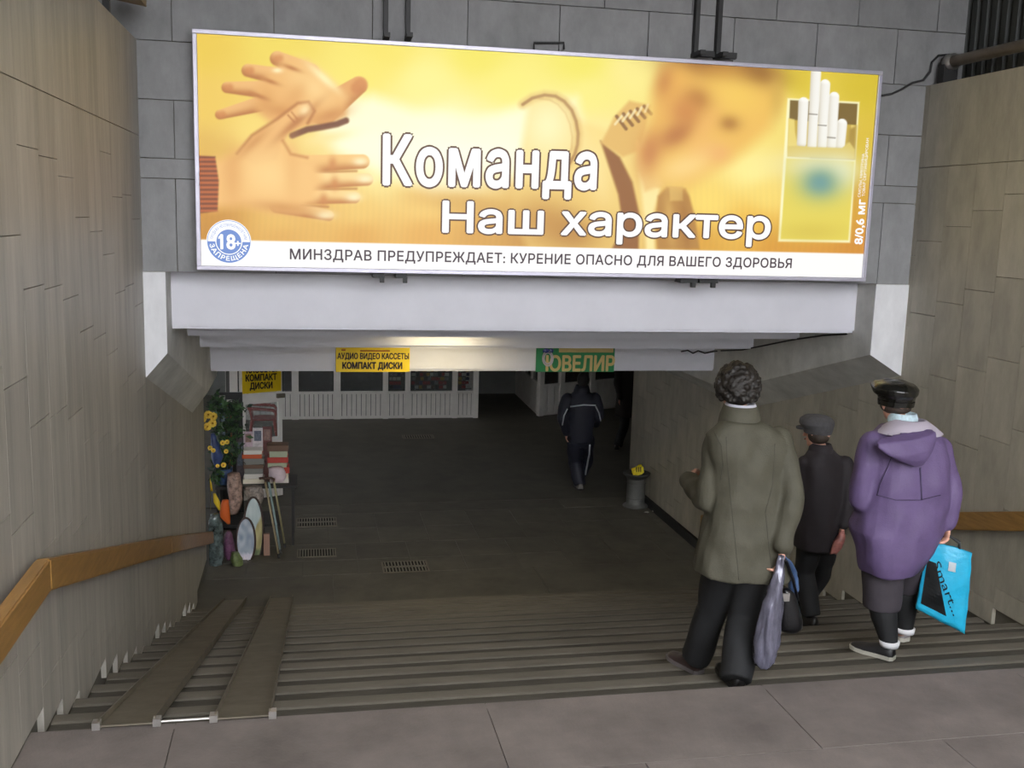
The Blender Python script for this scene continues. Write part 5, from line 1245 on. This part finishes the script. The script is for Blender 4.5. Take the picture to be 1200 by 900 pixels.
patch('small_lettering', [(1082, 719), (1110, 733), (1109, 735), (1081, 721)], mat('print_navy', S(20, 70, 96), .5), .003, 6)
def bag_text(s_, pa, pb, ch):
    src, faces = text_tris(s_); xs = [v.x for v in src]; x0, x1 = min(xs), max(xs); pa = np.array(pa, float); pb = np.array(pb, float); d_ = pb - pa; n_ = np.array([d_[1], -d_[0]]) / np.hypot(*d_)
    V = []
    for v in src:
        c = pa + d_ * (v.x - x0) / (x1 - x0) + n_ * ch * v.y / .7; V.append(surf(trb, c[0], c[1], .004))
    Fc = [f for f in faces if all(V[i] is not None for i in f)]; V = [v if v is not None else V3((0, 0, 0)) for v in V]
    used = sorted({i for f in Fc for i in f}); mp_ = {i: k for k, i in enumerate(used)}
    me = bpy.data.meshes.new('lettering'); me.from_pydata([V[i] for i in used], [], [[mp_[i] for i in f] for f in Fc]); me.update(); o = link('lettering', me, m_bk, bg_); o['kind'] = 'stuff'
bag_text('Smart...', (1093, 660), (1117, 722), 9)
for q, (xa, xb, dd) in enumerate(((1097, 1118, .0), (1104, 1126, .05))):
    a_, b_ = tl_.lerp(tr_, .28) + nb_ * (dd + .01), tl_.lerp(tr_, .72) + nb_ * (dd + .01); t_ = J['wrR'] + V3((0, .02 + dd * .3, -.075)); bm = bmesh.new()
    tube(bm, [a_ - V3((0, 0, .02)), a_ + V3((0, 0, .03)), a_.lerp(t_, .75) + V3((-.008, 0, .01)), t_, b_.lerp(t_, .75) + V3((.015, 0, .012)), b_ + V3((0, 0, .03)), b_ - V3((0, 0, .02))], .007, 8); fin('handle', bm, m_black, bg_, True)

# ---------------------------------------------------------------- woman in the flat cap
cw_ = thing('person', 'person in a dark jacket and grey flat cap walking down in the middle', 'person', (3.62, 6.6, -6 * R))
Yq = 6.58; HQ = .35
J = dict(head=atY(958, 508, 6.6), neck=atY(962, 528, 6.58), shL=atY(943, 543, 6.58), shR=atY(989, 543, 6.56), elL=atY(938, 592, 6.62), wrL=atY(940, 622, 6.8), elR=atY(995, 588, 6.48), wrR=atY(987, 617, 6.44),
         hipL=atY(950, 632, 6.6), hipR=atY(968, 632, 6.58), knL=atY(942, 670, 6.66), anL=V3((3.60, 6.55, -6 * R + .09)), knR=atY(962, 672, 6.78), anR=V3((3.72, 6.95, -7 * R + .10)))
body_mesh(cw_, J, HQ, .0075, dict(L=((-.2, .6, -.6), (1, 0, 0), (0, 0, 1)), R=((-.05, .05, -1), (-1, .1, 0), (0, 1, 0), 1.3)), headR=rotz(.6), k=.95)
m_dj = mat('jacket_aubergine', S(44, 38, 42), .75, var=.2, nscale=10)
bm = bmesh.new(); loft(bm, rings_px([(962, 526, 12, .07), (964, 533, 21, .09), (966, 542, 27, .11), (966, 560, 29, .125), (965, 585, 30, .135), (961, 610, 28, .15), (957, 630, 24.5, .15), (956, 641, 23, .15)], Yq, rot=HQ))
for s_, rs in (('L', (.062, .06, .054, .045)), ('R', (.062, .06, .052, .044))): sh, el, wr = J['sh' + s_], J['el' + s_], J['wr' + s_]; chain(bm, [sh, sh.lerp(el, .5), el, el.lerp(wr, .92)], rs)
remesh('jacket', bm, .011, m_dj, cw_, 3, (.012, (9, 9, 6))); collar('collar', atY(962, 526, 6.58), (.09, .088), (.068, .07), -.02, .04, HQ, m_dj, cw_)
legs('trousers', J, m_trs, cw_, (.09, .075, .07), .02); shoe('shoe', V3((3.61, 6.47, -6 * R)), (-.4, 1), .25, MATS['shoe_black'], cw_); shoe('shoe', V3((3.73, 6.88, -7 * R)), (-.2, 1), .25, MATS['shoe_black'], cw_)
m_fc = mat('cap_grey_wool', S(78, 76, 78), .85, var=.3, nscale=40, bump=.4, bscale=150); R6 = rotz(.6); hc = J['head'] + V3((0, 0, .05)); f6 = R6 @ V3((0, 1, 0)); bm = bmesh.new()
loft(bm, [ering(hc + V3((0, 0, -.05)), .085, .1, .6), ering(hc + V3((0, 0, -.015)), .09, .108, .6), ering(hc + f6 * .012 + V3((0, 0, .02)), .108, .128, .6, tilt=(.03, 0)), ering(hc + f6 * .012 + V3((0, 0, .05)), .105, .125, .6), ering(hc + f6 * .01 + V3((0, 0, .078)), .075, .09, .6), ering(hc + V3((0, 0, .088)), .03, .035, .6)]); fcap = remesh('flat_cap', bm, .007, m_fc, cw_, 3)
bm = bmesh.new(); loft(bm, [ering(hc + f6 * .105 + V3((0, 0, -.028)), .07, .055, .6), ering(hc + f6 * .105 + V3((0, 0, -.016)), .07, .055, .6)]); fin('peak', bm, m_fc, fcap, True)
bm = bmesh.new(); ball(bm, J['head'] + V3((.0, -.02, -.015)), .078, .08, .06); remesh('hair', bm, .009, MATS['hair_short'], cw_, 1)
pk = thing('plastic_bag', 'small pinkish plastic bag in the hand of the person in the flat cap', 'bag', atY(979, 650, 6.42))
hang_bag('sack', '', '', [(987, 622, 2, .012, 0), (986, 628, 4, .02, 0), (983, 634, 6, .03, 0), (980, 642, 6, .03, 0), (976, 649, 3.5, .02, 0)], 6.42, mat('pink_film', S(176, 112, 104), .35, var=.5, nscale=24), .03, .008, 24, pk)

# ---------------------------------------------------------------- man in the tracksuit
tk = thing('person', 'person in a navy tracksuit with white piping walking away in the hall', 'person', (3.98, 14.5, FL))
Yt = 14.5; m_nav = mat('tracksuit_navy', S(30, 32, 46), .6, var=.15, nscale=8); m_pip = mat('piping_white', S(196, 200, 204), .6)
J = dict(head=atY(683, 446, 14.52), neck=atY(682, 459, 14.5), shL=atY(665, 468, 14.5), shR=atY(697, 467, 14.5), elL=atY(659, 490, 14.42), wrL=atY(664, 508, 14.45), elR=atY(702, 487, 14.45), wrR=atY(698, 497, 14.72),
         hipL=atY(674, 516, 14.52), hipR=atY(687, 516, 14.5), knL=atY(674, 541, 14.6), anL=V3((4.0, 14.45, FL + .10)), knR=atY(687, 540, 14.75), anR=V3((4.13, 14.95, FL + .09)))
body_mesh(tk, J, 0, .011, dict(L=((0, .3, -1), (1, 0, 0), (0, 1, 0)), R=((0, 1, .2), (-1, 0, 0), (0, 0, 1))))
bm = bmesh.new(); loft(bm, rings_px([(682, 456, 6, .07), (682, 461, 12, .1), (681, 468, 18, .13), (681, 480, 17, .15), (681, 495, 15.5, .15), (680, 508, 14.5, .15), (680, 519, 14, .14)], Yt))
for s_, rs in (('L', (.1, .1, .085, .06)), ('R', (.1, .1, .085, .06))): sh, el, wr = J['sh' + s_], J['el' + s_], J['wr' + s_]; chain(bm, [sh, sh.lerp(el, .5), el, el.lerp(wr, .92)], rs)
collar('collar', atY(682, 456, 14.5), (.13, .12), (.095, .1), -.06, .06, 0, m_nav, tk)
tj = remesh('track_jacket', bm, .016, m_nav, tk, 3, (.02, (5, 5, 4)))
tp = legs('track_trousers', J, m_nav, tk, (.12, .105, .095), .04, .02)
tr = tree_of(tj); seam('piping', tr, [(668, 476.5), (684, 474.5), (698, 475)], m_pip, tk, .011, 8); seam('piping', tr, [(665, 479), (661, 487), (659, 498)], m_pip, tk, .010, 8); seam('piping', tr, [(698, 476), (702, 484), (704, 493)], m_pip, tk, .010, 8)
tr = tree_of(tp); seam('piping', tr, [(691, 521), (690.5, 532), (688, 545), (686, 556)], m_pip, tk, .014, 8)
bm = bmesh.new(); ball(bm, J['head'] + V3((0, -.02, .02)), .095, .11, .12); ball(bm, J['head'] + V3((0, -.04, -.07)), .07, .06, .06); remesh('hair', bm, .012, mat('hair_black', S(28, 25, 24), .7), tk, 1)
m_ts = mat('trainer_grey', S(120, 116, 112), .6); shoe('shoe', V3((4.0, 14.38, FL)), (0, 1), .3, m_ts, tk, None, .11, .055); shoe('shoe', V3((4.13, 14.88, FL)), (0, 1), .3, m_ts, tk, None, .11, .055)

# ---------------------------------------------------------------- dark figure at the passage
dk = thing('person', 'person in a long dark brown coat striding past the passage corner', 'person', (5.6, 17.3, FL))
Yd = 17.2; m_db = mat('coat_dark_brown', S(44, 38, 34), .8, var=.2, nscale=8)
J = dict(head=V3((5.62, 17.2, -.05)), neck=V3((5.62, 17.2, -.26)), shL=V3((5.40, 17.2, -.38)), shR=V3((5.82, 17.2, -.38)), elL=V3((5.36, 17.15, -.68)), wrL=V3((5.40, 17.1, -.95)), elR=V3((5.88, 17.25, -.68)), wrR=V3((5.92, 17.3, -.95)),
         hipL=V3((5.54, 17.2, -.98)), hipR=V3((5.72, 17.2, -.98)), knL=V3((5.52, 17.12, -1.42)), anL=V3((5.40, 17.05, FL + .09)), knR=V3((5.88, 17.4, -1.42)), anR=V3((5.98, 17.65, FL + .12)))
body_mesh(dk, J, -.6, .013, dict(L=((0, .2, -1), (1, 0, 0), (0, 1, 0)), R=((0, .2, -1), (-1, 0, 0), (0, 1, 0))))
bm = bmesh.new(); loft(bm, [ering((5.62, 17.2, -.28), .09, .08), ering((5.62, 17.2, -.34), .19, .11), ering((5.61, 17.2, -.45), .22, .13), ering((5.60, 17.2, -.75), .21, .14), ering((5.60, 17.2, -1.0), .23, .16), ering((5.61, 17.2, -1.28), .26, .19)])
for s_ in 'LR': chain(bm, [J['sh' + s_], J['el' + s_], J['el' + s_].lerp(J['wr' + s_], .9)], (.075, .065, .055))
remesh('long_coat', bm, .016, m_db, dk, 3, (.015, (6, 6, 4))); legs('trousers', J, m_trs, dk, (.1, .085, .075), .03)
shoe('shoe', V3((5.36, 17.0, FL)), (.3, 1), .28, MATS['shoe_black'], dk); shoe('shoe', V3((5.95, 17.6, FL + .02)), (.3, 1), .28, MATS['shoe_black'], dk)
bm = bmesh.new(); ball(bm, J['head'] + V3((0, -.01, .03)), .09, .1, .1); remesh('hair', bm, .012, MATS['hair_black'], dk, 1)

# unseen strip lamps added inside the left kiosk to brighten windows and goods
ceil_lamp('kiosk_fill_lamp', 2.3, 20.75, ZT + .2, 1.6, .12, 5, (1, .97, .92, 1), 'added strip lamp brightening the cassette kiosk inside')
ceil_lamp('kiosk_fill_lamp', 0.4, 20.9, ZT + .2, 1.2, .12, 2, (1, .97, .92, 1), 'added strip lamp brightening the left kiosk bays inside')
